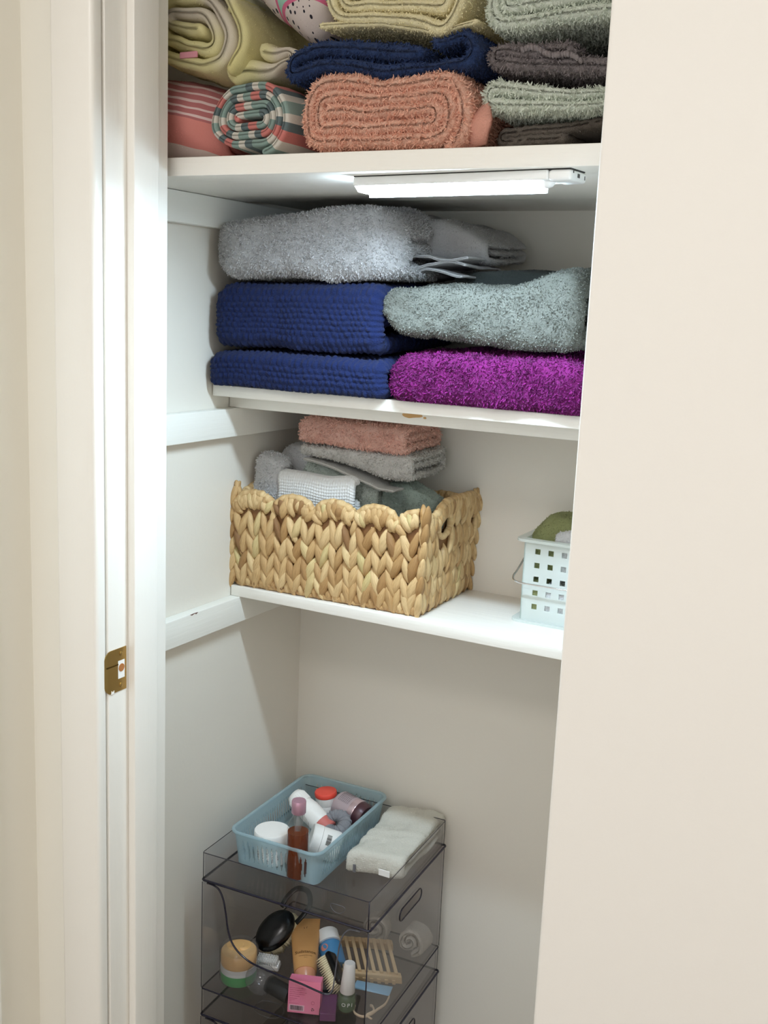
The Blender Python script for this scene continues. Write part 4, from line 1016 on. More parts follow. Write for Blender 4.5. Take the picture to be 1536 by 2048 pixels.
def tray(z0, label):
    e = empty('stacking_tray', (-0.0735, 1.2680, z0), rz=BZ); tag(e, label, 'tray')
    MB().box((TH, TH, 0.0012), (BW_-TH, BD_-TH, 0.0036)).build('tray_floor', M['acrylic_floor'], e)
    w = open_box(BW_, BD_, 0.0, 0.048); w.build('tray_wall', M['acrylic'], e, smooth=True, angle=30)
    MB().tube([(x, y, 0.048) for x, y in rrect(BW_, BD_, 0.004)], 0.0006, 6, closed=True).build('upper_rim', M['edge'], e, smooth=True)
    MB().tube([(x, y, 0.0008) for x, y in rrect(BW_+0.0016, BD_+0.0016, 0.004, ins=-0.0006)], 0.0019, 6, closed=True).build('seam_rim', M['edge'], e, smooth=True)
    for (x, y, w_) in ((0.001, 0.001, 0.0006), (BW_-0.001, 0.001, 0.0009), (BW_-0.001, BD_-0.001, 0.0006)):
        MB().tube([(x, y, 0.002), (x, y, 0.048)], w_, 6).build('corner_edge', M['edge'], e, smooth=True)
    return e
stack_bin(0.3435, 'clear smoke acrylic bin with a scooped front, holding brushes and bottles')
stack_bin(0.1015, 'clear smoke acrylic bin at the very bottom, cut off by the lower picture edge')
t1 = tray(0.5365, 'clear smoke acrylic tray on top of the bins, carrying the blue basket')
t2 = tray(0.2945, 'clear smoke acrylic tray between the two bins')
ov = [(0.2450+0.0125*math.cos(a), -0.0002, 0.0235+0.0068*math.sin(a)+0.0018*math.cos(2*a)) for a in np.linspace(0, 2*PI, 36, endpoint=False)]
MB().tube(ov, 0.0004, 5, closed=True).build('moulded_oval_mark', M['edge_soft'], t1, smooth=True)

# local frame of the bins -> world
def bl(u, v, z=0.0):
    c, s = math.cos(BZ), math.sin(BZ); return (-0.0735+u*c-v*s, 1.2680+u*s+v*c, z)
TZ = 0.5365+0.0036; FZB = 0.3435+TH+0.0003

# ---------------------------------------------------------------- BLUE BASKET
M['blue_plastic'] = clear('translucent_blue_plastic', (0.86, 0.94, 0.97, 1), gloss=0.10, rough=0.15, diffuse=0.42, dcol=(0.62, 0.77, 0.82, 1))
bb = empty('slotted_basket', (-0.0655, 1.3300, TZ), rz=math.radians(2.2)); tag(bb, 'translucent blue slotted basket full of toiletries on the top tray', 'basket')
w0, d0, h0 = 0.166, 0.250, 0.058
def slot_ring(W, D, H, r, inset, slots_w, slots_d, th=0.0016):
    """basket wall following a rounded rectangle, tapered inwards at the foot, pierced with pointed slots"""
    ring = rring(0, 0, W, D, r, 6)
    # dense resample of the perimeter
    P = np.array(ring+[ring[0]]); d = np.r_[0, np.cumsum(np.hypot(*np.diff(P, axis=0).T))]; n = 640
    s = np.linspace(0, d[-1], n, endpoint=False); X = np.interp(s, d, P[:, 0]); Y = np.interp(s, d, P[:, 1])
    nz = 30; g = []; cx, cy = W/2, D/2
    for lay in (0, 1):
        for j in range(nz+1):
            k = inset*(1-j/nz); x = cx+(X-cx)*(1-k/(W/2)); y = cy+(Y-cy)*(1-k/(D/2))
            if lay: x = cx+(x-cx)*(1-th/(W/2)); y = cy+(y-cy)*(1-th/(D/2))
            g.append(np.c_[x, y, np.full(n, H*j/nz)])
    g = np.concatenate(g); K = n*(nz+1); f = []
    def open_(i, j):
        x = X[i % n]; y = Y[i % n]; z = (j+.5)/nz
        if z < 0.17 or z > 0.80: return False
        m = 0.018
        if (y < 0.002 or y > D-0.002) and m < x < W-m: q = (x-m)/slots_w
        elif (x < 0.002 or x > W-0.002) and m < y < D-m: q = (y-m)/slots_d
        else: return False
        w_ = 0.30*math.sin(PI*(z-0.17)/0.63)**0.6
        return abs(q % 1.0 - 0.5) < w_
    sol = [[not open_(i, j) for i in range(n)] for j in range(nz)]
    for j in range(nz):
        for i in range(n):
            if not sol[j][i]: continue
            a = j*n+i; b = j*n+(i+1) % n; f += [(a, b, b+n, a+n), (a+K+n, b+K+n, b+K, a+K)]
            if not sol[j][i-1]: f.append((a, a+n, a+n+K, a+K))
            if not sol[j][(i+1) % n]: f.append((b, b+K, b+n+K, b+n))
            if j == 0 or not sol[j-1][i]: f.append((a, a+K, b+K, b))
            if j == nz-1 or not sol[j+1][i]: f.append((a+n, b+n, b+n+K, a+n+K))
    return MB().add(g, f)
slot_ring(w0, d0, h0, 0.018, 0.006, 0.0093, 0.0076).build('basket_wall', M['blue_plastic'], bb, smooth=True, angle=30)
MB().tube([(x, y, h0) for x, y in rring(-0.0015, -0.0015, w0+0.0015, d0+0.0015, 0.019, 6)], 0.0030, 8, closed=True, flat=1.0).build('rim', M['blue_plastic'], bb, smooth=True)
mb = MB(); mb.prism(rring(0.007, 0.007, w0-0.007, d0-0.007, 0.012), 0.0004, 0.0026, axis='z'); mb.build('basket_floor', M['blue_plastic'], bb)
BF = TZ+0.003
def bbl(u, v, z=0.0):
    c, s = math.cos(math.radians(2.2)), math.sin(math.radians(2.2)); return (-0.0655+u*c-v*s, 1.3300+u*s+v*c, z)

M['wjar'] = plain('white_jar_plastic', (244, 242, 238), 0.35); M['grey_ink'] = plain('grey_ink', (110, 108, 112), 0.6); M['black_ink'] = plain('black_ink', (20, 20, 22), 0.6)
M['pinkcap'] = plain('metallic_pink', (206, 160, 180), 0.3, 0.55); M['red'] = plain('coral_red_lid', (240, 82, 66), 0.4); M['red2'] = plain('dusty_red', (206, 112, 104), 0.5)
M['mauvejar'] = plain('mauve_metallic', (196, 178, 184), 0.32, 0.35); M['plum'] = plain('dark_plum_base', (78, 48, 54), 0.35, 0.2); M['silver'] = plain('silver_pink_band', (214, 188, 192), 0.25, 0.6)
M['amber'] = clear('amber_liquid', (0.55, 0.22, 0.11, 1), gloss=0.08, rough=0.05, diffuse=0.55, dcol=(0.36, 0.085, 0.025, 1))
M['glass'] = clear('clear_glass', (0.93, 0.93, 0.92, 1), gloss=0.20, rough=0.03)
M['clearplastic'] = clear('clear_plastic', (0.90, 0.91, 0.92, 1), gloss=0.18, rough=0.08, diffuse=0.08, dcol=(0.8, 0.8, 0.8, 1))
def jar(name, label, loc, rot, prof, mat, cat='jar', lidprof=None, lidmat=None, group=None, n=48):
    e = empty(name, loc, rot=[math.radians(a) for a in rot]); tag(e, label, cat, group)
    MB().lathe(prof, n).build('jar_body', mat, e, smooth=True, angle=35)
    if lidprof: MB().lathe(lidprof, n).build('lid', lidmat or mat, e, smooth=True, angle=35)
    return e
def curved_text(e, txt, size, R, ang, z, mat, name='lettering', spin=0, align='CENTER'):
    """text laid on a cylinder of radius R about the local z axis"""
    o = text_part(txt, size, mat, e, T(0, 0, 0, 0, 0, spin), name=name, depth=0.00006, align=align)
    def fn(c):
        a = ang + c.x/R; r = R + 0.0002 + c.z; return Vector((r*math.cos(a), r*math.sin(a), z+c.y))
    bend_mesh(o, fn); return o
def barcode(e, ang, z, R, wd, ht, mat, vertical=False):
    mb = MB(); rr = random.Random(5); x = -wd/2
    while x < wd/2:
        w = rr.choice((0.0003, 0.0005, 0.0008)); P = []
        if not vertical:
            pts = [(x, -ht/2), (x+w, -ht/2), (x+w, ht/2), (x, ht/2)]
        else: pts = [(-ht/2, x), (ht/2, x), (ht/2, x+w), (-ht/2, x+w)]
        v = [((R+0.0003)*math.cos(ang+a/R), (R+0.0003)*math.sin(ang+a/R), z+b) for a, b in pts]; mb.add(v, [(0, 1, 2, 3)]); x += w+rr.choice((0.0004, 0.0006))
    return mb.build('barcode', mat, e)
# 1 big white jar upright
x, y, _ = bbl(0.058, 0.037)
e = jar('cream_jar', 'large upright white round jar with a flat white lid in the blue basket', (x, y, BF), (0, 0, 0), [(0.024, 0), (0.0265, 0.003), (0.0272, 0.034)], M['wjar'], lidprof=[(0.0292, 0.0345), (0.0298, 0.036), (0.0298, 0.0535), (0.0285, 0.0555), (0.001, 0.056)], lidmat=M['wjar'], cat='jar')
for k, t_ in enumerate(['MMLY', 'SQU1', 'NCTLR', 'TEGLN', 'AER']):
    curved_text(e, t_, 0.0058, 0.0268, math.radians(-112+k*20), 0.018, M['grey_ink'], spin=90)
# 2 amber bottle with pink cap
x, y = 0.0535, 1.3500
e = empty('serum_bottle', (x, y, BF)); tag(e, 'glass bottle of amber oil with a metallic pink cap standing in the blue basket', 'bottle')
MB().lathe([(0.0005, 0.0), (0.0165, 0.0), (0.0178, 0.002), (0.0178, 0.084), (0.0168, 0.092), (0.0125, 0.099), (0.0098, 0.103), (0.0095, 0.114)], 44).build('glass_body', M['glass'], e, smooth=True, angle=60)
MB().lathe([(0.0005, 0.0015), (0.0160, 0.0015), (0.0169, 0.003), (0.0169, 0.0790), (0.0005, 0.0790)], 40).build('amber_oil', M['amber'], e, smooth=True, angle=40)
MB().lathe([(0.0108, 0.110), (0.0116, 0.111), (0.0116, 0.1300), (0.0110, 0.1317), (0.0005, 0.1320)], 40).build('cap', M['pinkcap'], e, smooth=True, angle=40)
MB().lathe([(0.004, 0.080), (0.0075, 0.096), (0.0075, 0.110)], 24).build('dropper_tube', M['clearplastic'], e, smooth=True)
curved_text(e, 'glow', 0.0038, 0.0180, math.radians(-150), 0.024, M['wjar'])
curved_text(e, 'NIINBI', 0.0042, 0.0180, math.radians(-42), 0.050, M['wjar'], spin=90)
# 3 white pump bottle leaning, with red shoulder
x, y, _ = bbl(0.094, 0.082)
e = empty('lotion_bottle', (0.000, 1.486, BF+0.033), rot=frame((0, 0, 0), (-0.82, 0.12, 0.42)).to_euler()); tag(e, 'white lotion bottle with ribbed cap and dusty red foot behind the amber bottle', 'bottle')
MB().lathe([(0.0005, -0.038), (0.017, -0.038), (0.019, -0.036), (0.019, -0.018)], 40).build('red_foot', M['red2'], e, smooth=True, angle=40)
MB().lathe([(0.0191, -0.018), (0.0194, 0.012), (0.0175, 0.024), (0.0160, 0.028)], 40).build('bottle_body', M['wjar'], e, smooth=True, angle=60)
mb = MB().lathe([(0.0172, 0.027), (0.0176, 0.029), (0.0172, 0.046), (0.013, 0.053), (0.0005, 0.055)], 40)
for k in range(30):
    a = 2*PI*k/30; mb.tube([(0.0174*math.cos(a), 0.0174*math.sin(a), 0.029), (0.0172*math.cos(a), 0.0172*math.sin(a), 0.045)], 0.0006, 5)
mb.build('ribbed_cap', M['wjar'], e, smooth=True, angle=50)
# 4 jar with red lid
x, y = -0.010, 1.5500
jar('small_jar', 'small white jar with a coral red lid at the back of the blue basket', (x, y, BF), (3, -5, 0), [(0.0185, 0), (0.0195, 0.002), (0.0195, 0.026), (0.0188, 0.0275), (0.0192, 0.029), (0.0192, 0.0425)], M['wjar'], lidprof=[(0.0196, 0.043), (0.0200, 0.044), (0.0200, 0.0500), (0.0190, 0.0515), (0.0005, 0.0518)], lidmat=M['red'])
# 5 mauve jar on its side
x, y, _ = bbl(0.1250, 0.1560)
e = empty('mask_jar', (0.0435, 1.5440, BF+0.0285), rot=frame((0, 0, 0), (0.96, -0.16, -0.12)).to_euler()); tag(e, 'mauve metallic jar with a plum base lying on its side in the blue basket', 'jar')
MB().lathe([(0.0005, -0.030), (0.024, -0.030), (0.0262, -0.027), (0.0262, 0.004)], 44).build('jar_lid', M['mauvejar'], e, smooth=True, angle=40)
MB().lathe([(0.0264, 0.004), (0.0266, 0.0055), (0.0266, 0.0150), (0.0262, 0.016)], 44).build('silver_band', M['silver'], e, smooth=True, angle=40)
MB().lathe([(0.0258, 0.016), (0.0255, 0.026), (0.022, 0.032), (0.0005, 0.033)], 44).build('jar_base', M['plum'], e, smooth=True, angle=40)
for k in range(7):
    curved_text(e, 'nmu iln aonir ueni lmin oni', 0.0028, 0.0263, math.radians(60), -0.022+0.0034*k, M['grey_ink'])
# 6 grey scrunchie
x, y, _ = bbl(0.1310, 0.0900)
F['scr'] = fabric('grey_satin', (168, 168, 174), 0.08)
e = empty('hair_scrunchie', (0.0440, 1.4860, BF+0.030), rot=(math.radians(28), math.radians(-12), 0.4)); tag(e, 'grey gathered hair scrunchie in the blue basket', 'scrunchie')
nu, nv = 150, 20; g = []
for i in range(nu):
    a = 2*PI*i/nu; rr = 0.0110+0.0009*math.sin(a*17)+0.0006*math.sin(a*29+1)
    for j in range(nv):
        b = 2*PI*j/nv; R_ = 0.0165+rr*math.cos(b)*(1+0.04*math.sin(a*23)); g.append((R_*math.cos(a), R_*math.sin(a), rr*0.85*math.sin(b)))
f = [(i*nv+j, ((i+1) % nu)*nv+j, ((i+1) % nu)*nv+(j+1) % nv, i*nv+(j+1) % nv) for i in range(nu) for j in range(nv)]
MB().add(g, f).build('gathered_ring', F['scr'], e, smooth=True, attr=np.ones(len(g)))
# 7 white jar lying with barcode
x, y = 0.0600, 1.4240
fr = frame((0, 0, 0), (-0.78, -0.45, 0.30))
e = empty('lying_jar', (x, y, BF+0.0262), rot=fr.to_euler()); tag(e, 'white jar with a black barcode tipped over beside the amber bottle', 'jar')
MB().lathe([(0.0005, 0.026), (0.0245, 0.026), (0.0262, 0.024), (0.0262, 0.010)], 44).build('lid', M['wjar'], e, smooth=True, angle=40)
MB().lathe([(0.0255, 0.0095), (0.0257, -0.020), (0.024, -0.024), (0.0005, -0.0245)], 44).build('jar_body', M['wjar'], e, smooth=True, angle=40)
inv = fr.inverted(); cdir = inv @ (Vector((0.9, 0, 1.45))-Vector((x, y, BF+0.026))); ca = math.atan2(cdir.y, cdir.x)
barcode(e, ca+0.25, -0.002, 0.0258, 0.017, 0.008, M['black_ink'])
barcode(e, ca+0.35, -0.016, 0.0257, 0.010, 0.005, M['grey_ink'])
for k, t_ in enumerate(['C E 3', 'noue lon', 'e 5']): curved_text(e, t_, 0.0034, 0.0258, ca-0.50-0.17*k, -0.004, M['black_ink'], spin=90)

# ---------------------------------------------------------------- folded oat towel on the tray
e = empty('folded_cloth', (0.1100, 1.4050, TZ), rz=math.radians(2)); tag(e, 'oat coloured folded face cloth beside the blue basket on the top tray', 'cloth')
P = flat_spiral(0.178, 0.044, 0.0110, 1.6, start=0.5, asp=0.8, seed=101, wob=0.001, sq=0.6)
cloth('cloth_body', F['cream'], P, 0.0110, 0.094, 'A', 0.0, 0.0, curve([(0, 0.0005), (0.10, 0.0005)]), curve([(0, 0.040), (0.02, 0.046), (0.07, 0.046), (0.10, 0.040)]), 0.044, 0.178, e, ds=0.0025, dw=0.0025, seed=102, pile=PILE*0.8, plen=0.0016, pw=0.0009, lump=0.004, zmin=0.0003, ydepth=0.3, lumps=26, yoff=lambda X, q: 0.24*X)
MB().box((0.058, 0.0090, 0.008), (0.078, 0.0105, 0.019), bev=0.0006).build('care_label', M['wjar'], e)['label'] = 'small white sewn label'
mb = MB(); mb.box((0.016, -0.0005, 0.006), (0.0205, 0.0015, 0.019)); mb.build('hem_loop', M['grey_ink'], e)

# ---------------------------------------------------------------- inside the bin
M['cream_orange'] = plain('orange_cream', (246, 196, 128), 0.45); M['gel_green'] = plain('green_gel', (96, 196, 112), 0.35)
def wp(px): return px
e = empty('scrub_jar', (-0.0355, 1.3190, FZB)); tag(e, 'clear wrapped jar with orange top and green bottom at the left of the open bin', 'jar')
MB().lathe([(0.0005, 0.0005), (0.0285, 0.0005), (0.0295, 0.002), (0.0300, 0.018), (0.0005, 0.018)], 44).build('green_gel', M['gel_green'], e, smooth=True, angle=40)
MB().lathe([(0.0300, 0.0182), (0.0303, 0.022), (0.0296, 0.0235), (0.0303, 0.025), (0.0296, 0.0265), (0.0303, 0.028), (0.030, 0.0295), (0.0005, 0.0296)], 44).build('threaded_middle', M['wjar'], e, smooth=True, angle=60)
mb = MB(); prof = [(0.0290, 0.030), (0.0298, 0.032), (0.0298, 0.050), (0.028, 0.0525)]
mb.lathe(prof, 44)
g = []; 
for j in range(10):
    for k in range(44):
        r = 0.028*(1-j/9.5); a = 2*PI*k/44; g.append((r*math.cos(a), r*math.sin(a), 0.0525+0.0022*math.sin(a*3+j*0.8)*(j/10)+0.002*math.sin(a*2)*(j/10)))
mb.add(g, [(j*44+k, j*44+(k+1) % 44, (j+1)*44+(k+1) % 44, (j+1)*44+k) for j in range(9) for k in range(44)]+[tuple(9*44+k for k in range(44))])
mb.build('orange_top', M['cream_orange'], e, smooth=True, angle=50)
MB().lathe([(0.0312, 0.0008), (0.0320, 0.003), (0.0320, 0.056), (0.029, 0.0605), (0.020, 0.0615)], 44, cap=False).build('clear_wrap', M['clearplastic'], e, smooth=True)
# black body brush with hand strap
M['bristle'] = plain('cream_bristle', (226, 214, 178), 0.8); M['gloss_black'] = plain('gloss_black', (8, 8, 9), 0.22)
fr = frame((-0.016, 1.3960, FZB+0.052), (0.10, -0.72, 0.69), (0.42, 0.52, 0.74))
e = empty('body_brush', fr.translation, rot=fr.to_euler()); tag(e, 'oval black body brush with cream bristles and a black hand strap leaning in the bin', 'brush')
MB().lathe([(0.0005, 0.011), (0.012, 0.0105), (0.022, 0.008), (0.0290, 0.003), (0.0300, -0.002), (0.0285, -0.006), (0.0005, -0.0062)], 44, sx=1.32, sy=0.92).build('brush_back', M['gloss_black'], e, smooth=True, angle=60)
mb = MB()
for i in range(260):
    a = RNG.random()*2*PI; r = math.sqrt(RNG.random()) if i > 120 else 0.97
    bx, by = 0.0370*r*math.cos(a), 0.0250*r*math.sin(a); k = 1.14
    tip = (bx*k+RNG.normal()*0.0008, by*k+RNG.normal()*0.0008, -0.026+RNG.normal()*0.001)
    mb.tube([(bx, by, -0.005), ((bx+tip[0])/2, (by+tip[1])/2, -0.016), tip], [0.0018, 0.0022, 0.0011], 5)
o = mb.build('bristles', M['bristle'], e, smooth=True); o['kind'] = 'stuff'
st = catmull([(0.034, -0.020, 0.004), (0.052, -0.022, 0.010), (0.072, -0.018, 0.012), (0.083, 0.000, 0.012), (0.074, 0.018, 0.012), (0.054, 0.022, 0.010), (0.034, 0.020, 0.004)], 6)
MB().tube(st, 0.0046, 8, flat=0.45).build('hand_strap', M['gloss_black'], e, smooth=True)
MB().tube(catmull([(0.044, -0.004, 0.006), (0.060, 0.006, 0.010), (0.078, 0.014, 0.012)], 5), 0.0007, 6).build('cord', M['grey_ink'], e, smooth=True)
# small white nail brush
fr = frame((-0.0060, 1.3640, FZB+0.012), (0.0, -0.35, 1.0), (1, 0.22, 0))
e = empty('nail_brush', fr.translation, rot=fr.to_euler()); tag(e, 'small white nail brush with stiff bristles beside the scrub jar', 'brush')
MB().box((-0.0190, -0.008, -0.009), (0.0190, 0.008, 0.002), bev=0.002).build('brush_block', M['wjar'], e, smooth=True, angle=40)
for i in range(12):
    for j in range(4):
        MB().tube([(-0.0165+i*0.003, -0.006+j*0.004, 0.0015), (-0.0165+i*0.003, -0.006+j*0.004, 0.0145)], 0.00085, 6).build('bristle_tuft', M['wjar'], e, smooth=True)
# clear bottle with black cap lying
fr = frame((0.0300, 1.3040, FZB+0.0245), (0.95, -0.06, -0.10), (0, 0, 1))
e = empty('spray_bottle', fr.translation, rot=fr.to_euler()); tag(e, 'clear round bottle with a matt black cap lying in front of the nail brush', 'bottle')
MB().lathe([(0.0005, -0.036), (0.010, -0.035), (0.019, -0.029), (0.0235, -0.018), (0.0242, -0.006), (0.021, 0.004), (0.013, 0.010)], 40).build('clear_body', M['clearplastic'], e, smooth=True)
MB().lathe([(0.0005, 0.004), (0.0125, 0.004), (0.0135, 0.006), (0.0135, 0.046), (0.0125, 0.048), (0.0005, 0.0482)], 36).build('cap', plain('matt_black', (22, 22, 23), 0.6), e, smooth=True, angle=40)
# tan tube
M['tan'] = plain('tan_tube', (214, 160, 100), 0.38); M['brown_ink'] = plain('brown_ink', (112, 74, 44), 0.6); M['copper'] = plain('peach_cap', (222, 158, 122), 0.3)
fr = frame((0.0680, 1.3620, FZB+0.021), (-0.043, 0.066, 0.030), (0.84, 0.54, 0.0))
e = empty('lotion_tube', fr.translation, rot=fr.to_euler()); tag(e, 'tan squeeze tube with brown lettering leaning between the brushes', 'tube')
g = []; K = 24
for j in range(K+1):
    t_ = j/K; w_ = 0.0185+0.0075*t_**0.8; h_ = 0.0175*(1-t_)**0.75+0.0009
    for k in range(28):
        a = 2*PI*k/28; g.append((w_*math.cos(a), h_*math.sin(a), 0.105*t_))
MB().add(g, [(j*28+k, j*28+(k+1) % 28, (j+1)*28+(k+1) % 28, (j+1)*28+k) for j in range(K) for k in range(28)]+[tuple(range(28))[::-1], tuple(K*28+k for k in range(28))]).build('tube_body', M['tan'], e, smooth=True, angle=50)
MB().lathe([(0.0005, -0.022), (0.0145, -0.022), (0.0160, -0.020), (0.0175, 0.0)], 36).build('cap', M['copper'], e, smooth=True, angle=40)
def tube_txt(t_, size, zc, arc=0.0):
    o = text_part(t_, size, M['brown_ink'], e, Matrix(), depth=0.00005)
    top = 1
    def fn(c):
        z = zc + c.y*1 ; tt = min(1, max(0, z/0.105)); h = 0.0175*(1-tt)**0.75+0.0009; w = 0.0185+0.0075*tt**0.8
        x = c.x; yy = h*math.sqrt(max(0.02, 1-(x/w)**2))+0.0004
        return Vector((x, -yy, z)) 
    bend_mesh(o, fn); return o
tube_txt('Sudstanoe', 0.0085, 0.030); tube_txt('nuoraling nano crean', 0.0026, 0.022); tube_txt('nel vl', 0.0026, 0.018); tube_txt('s f', 0.007, 0.082)
# pink box
M['pinkbox'] = plain('pink_card', (240, 134, 166), 0.45); M['pink_ink'] = plain('crimson_ink', (168, 52, 92), 0.6); M['bar_white'] = plain('barcode_white', (244, 196, 208), 0.6)
fr = frame((0.0830, 1.2860, FZB+0.0015), (-0.06, 0.14, 1.0), (0.93, 0.37, 0.0))
e = empty('small_box', fr.translation, rot=fr.to_euler()); tag(e, 'small bright pink carton with fine print propped at the front of the bin', 'box')
MB().box((0.0, 0.0, 0.0), (0.0520, 0.022, 0.0515), bev=0.0007).build('carton', M['pinkbox'], e)
MB().box((0.0008, 0.0, 0.0517), (0.0512, 0.0210, 0.0523)).build('top_flap', M['pinkbox'], e)
FT = Matrix(((1, 0, 0, 0), (0, 0, -1, 0), (0, 1, 0, 0), (0, 0, 0, 1)))
def box_txt(t_, size, x_, z_, mat, align='LEFT', flap=False):
    return text_part(t_, size, mat, e, Matrix.Translation((x_, -0.0002, z_)) @ FT, depth=0.00005, align=align)
for k, t_ in enumerate(['gnilv wosi utln lolnen tlien inse', 'snoolli nyuraung nolslure ion ol', 'seun lynes oun is denalolo lesleo', 'onnlv on lne sein wilh nininol', 'uon soll ouo sunle']):
    box_txt(t_, 0.0021, 0.0025, 0.0400-0.0032*k, M['pink_ink'])
for k, t_ in enumerate(['uislnuuleo vonlouie', 'coiei en suno', 'noue']): box_txt(t_, 0.0016, 0.0025, 0.0235-0.0024*k, M['pink_ink'])
box_txt('uislnue none ol oun sile', 0.0016, 0.0025, 0.0155, M['pink_ink'])
lab_ = MB().box((0.0025, -0.0003, 0.0035), (0.0270, -0.00005, 0.0130)).build('barcode_label', M['bar_white'], e)
mb = MB(); rr = random.Random(3); x_ = 0.0042
while x_ < 0.0252:
    w_ = rr.choice((0.0003, 0.0005, 0.0008)); mb.box((x_, -0.0006, 0.0048), (x_+w_, -0.00035, 0.0120)); x_ += w_+rr.choice((0.0003, 0.0006))
mb.build('barcode', M['black_ink'], lab_)
mb = MB()
for k in range(3):
    a = math.radians(90+120*k); c0 = (0.0405, 0.0078)
    p = [(c0[0]+0.0024*math.cos(a+d)*s_, c0[1]+0.0024*math.sin(a+d)*s_) for d, s_ in ((-0.75, 1), (0.35, 1), (0.55, 1.25), (0.85, 0.75), (0.4, 0.55), (-0.6, 0.55))]
    mb.prism(p, -0.0006, -0.0003)
mb.build('recycling_mark', M['black_ink'], e)
MB().tube([(0.0405+0.0026*math.cos(a), -0.0003, 0.0185+0.0026*math.sin(a)) for a in np.linspace(0, 2*PI, 20, endpoint=False)], 0.00018, 4, closed=True).build('round_mark', M['pink_ink'], e)
# white capped bottle with blue label, lying
M['blue_label'] = plain('blue_label', (78, 142, 190), 0.45); M['peach_dot'] = plain('peach_print', (226, 146, 130), 0.5)
fr = frame((0.0770, 1.4300, FZB+0.0235), (-0.55, 0.50, 0.34), (1, 0.5, 0))
e = empty('lying_bottle', fr.translation, rot=fr.to_euler()); tag(e, 'lying bottle with a white screw cap and a blue label behind the black bristle brush', 'bottle')
MB().lathe([(0.0005, -0.030), (0.018, -0.030), (0.0200, -0.028), (0.0200, 0.012), (0.0165, 0.016)], 40).build('bottle_body', M['blue_label'], e, smooth=True, angle=40)
MB().lathe([(0.0188, 0.016), (0.0205, 0.0165), (0.0205, 0.036), (0.0190, 0.038), (0.0005, 0.0383)], 40).build('cap', M['wjar'], e, smooth=True, angle=40)
MB().lathe([(0.0203, -0.002), (0.0203, 0.006)], 14, xf=None, cap=False)
inv = fr.inverted(); cdir = inv @ (Vector((0.9, 0, 1.45))-Vector(fr.translation)); ca = math.atan2(cdir.y, cdir.x)
MB().add([(0.0203*math.cos(ca+q*0.35*math.cos(a)), 0.0203*math.sin(ca+q*0.35*math.cos(a)), 0.003+0.006*q*math.sin(a)) for q in (1,) for a in np.linspace(0, 2*PI, 20, endpoint=False)], [tuple(range(20))]).build('printed_spot', M['peach_dot'], e)
# black handled brush with cream bristles
fr = frame((0.1180, 1.3680, FZB+0.040), (0.52, 0.30, 0.62), (0.60, -0.50, -0.36))
e = empty('scrub_brush', fr.translation, rot=fr.to_euler()); tag(e, 'black backed scrub brush with cream bristles facing left in the middle of the bin', 'brush')
MB().box((-0.030, -0.011, 0.0), (0.030, 0.011, 0.011), bev=0.0045).build('brush_back', M['gloss_black'], e, smooth=True, angle=50)
mb = MB()
for i in range(15):
    for j in range(4):
        bx, by = -0.0265+i*0.0038, -0.0075+j*0.005
        mb.tube([(bx, by, 0.001), (bx*1.04, by*1.1, -0.008), (bx*1.08+RNG.normal()*0.0004, by*1.25+RNG.normal()*0.0004, -0.0185)], [0.0016, 0.0020, 0.0007], 6)
o = mb.build('bristles', M['bristle'], e, smooth=True); o['kind'] = 'stuff'
# wooden soap dish
M['soapwood'] = paint('pale_beech', (214, 184, 140), 0.6, grain=(0.2, 1, 1), bs=0.4, brush=160)
fr = frame((0.1340, 1.4560, FZB+0.0200), (0.02, -0.22, 0.97), (0.945, 0.327, 0.05))
e = empty('soap_dish', fr.translation, rot=fr.to_euler()); tag(e, 'pale wooden slatted soap dish lying at the right of the bin', 'soap dish')
SHR = Matrix(((1, -0.36, 0, 0), (0, 1, 0, 0), (0, 0, 1, 0), (0, 0, 0, 1)))
for yy in (-0.040, 0.030):
    MB().box((-0.050, yy, -0.012), (0.050, yy+0.010, 0.004), bev=0.0015).xform(SHR).build('side_rail', M['soapwood'], e, smooth=True, angle=40)
for i in range(8):
    x_ = -0.048+i*0.0124
    MB().box((x_, -0.036, 0.0005), (x_+0.0060, 0.036, 0.0085), bev=0.001).xform(SHR).build('slat', M['soapwood'], e, smooth=True, angle=40)
for i in range(7):
    x_ = -0.0415+i*0.0124
    MB().box((x_, -0.0415, -0.0125), (x_+0.0055, -0.0397, -0.004)).xform(SHR).build('rail_tooth', M['soapwood'], e)
# nail polish
M['polish'] = clear('green_polish', (0.62, 0.80, 0.62, 1), gloss=0.14, rough=0.04, diffuse=0.42, dcol=(0.36, 0.50, 0.33, 1))
e = empty('nail_polish', (0.1590, 1.3400, FZB), rot=(math.radians(-4), math.radians(2), 0.3)); tag(e, 'pale green nail polish bottle with a tall white cap standing in the bin', 'nail polish')
MB().lathe([(0.0005, 0.0006), (0.0125, 0.0006), (0.0152, 0.003), (0.0162, 0.010), (0.0158, 0.026), (0.0125, 0.034), (0.0085, 0.037)], 40, sx=1.0, sy=0.92).build('glass_body', M['glass'], e, smooth=True)
MB().lathe([(0.0005, 0.0025), (0.0118, 0.0025), (0.0145, 0.006), (0.0148, 0.020), (0.013, 0.028), (0.0005, 0.0285)], 40, sx=1.0, sy=0.92).build('polish', M['polish'], e, smooth=True, angle=50)
MB().lathe([(0.0115, 0.032), (0.0122, 0.033), (0.0090, 0.080), (0.0082, 0.0815), (0.0005, 0.0818)], 36).build('cap', M['wjar'], e, smooth=True, angle=40)
o = curved_text(e, 'O P I', 0.0085, 0.0162, math.radians(-75), 0.018, M['wjar'])
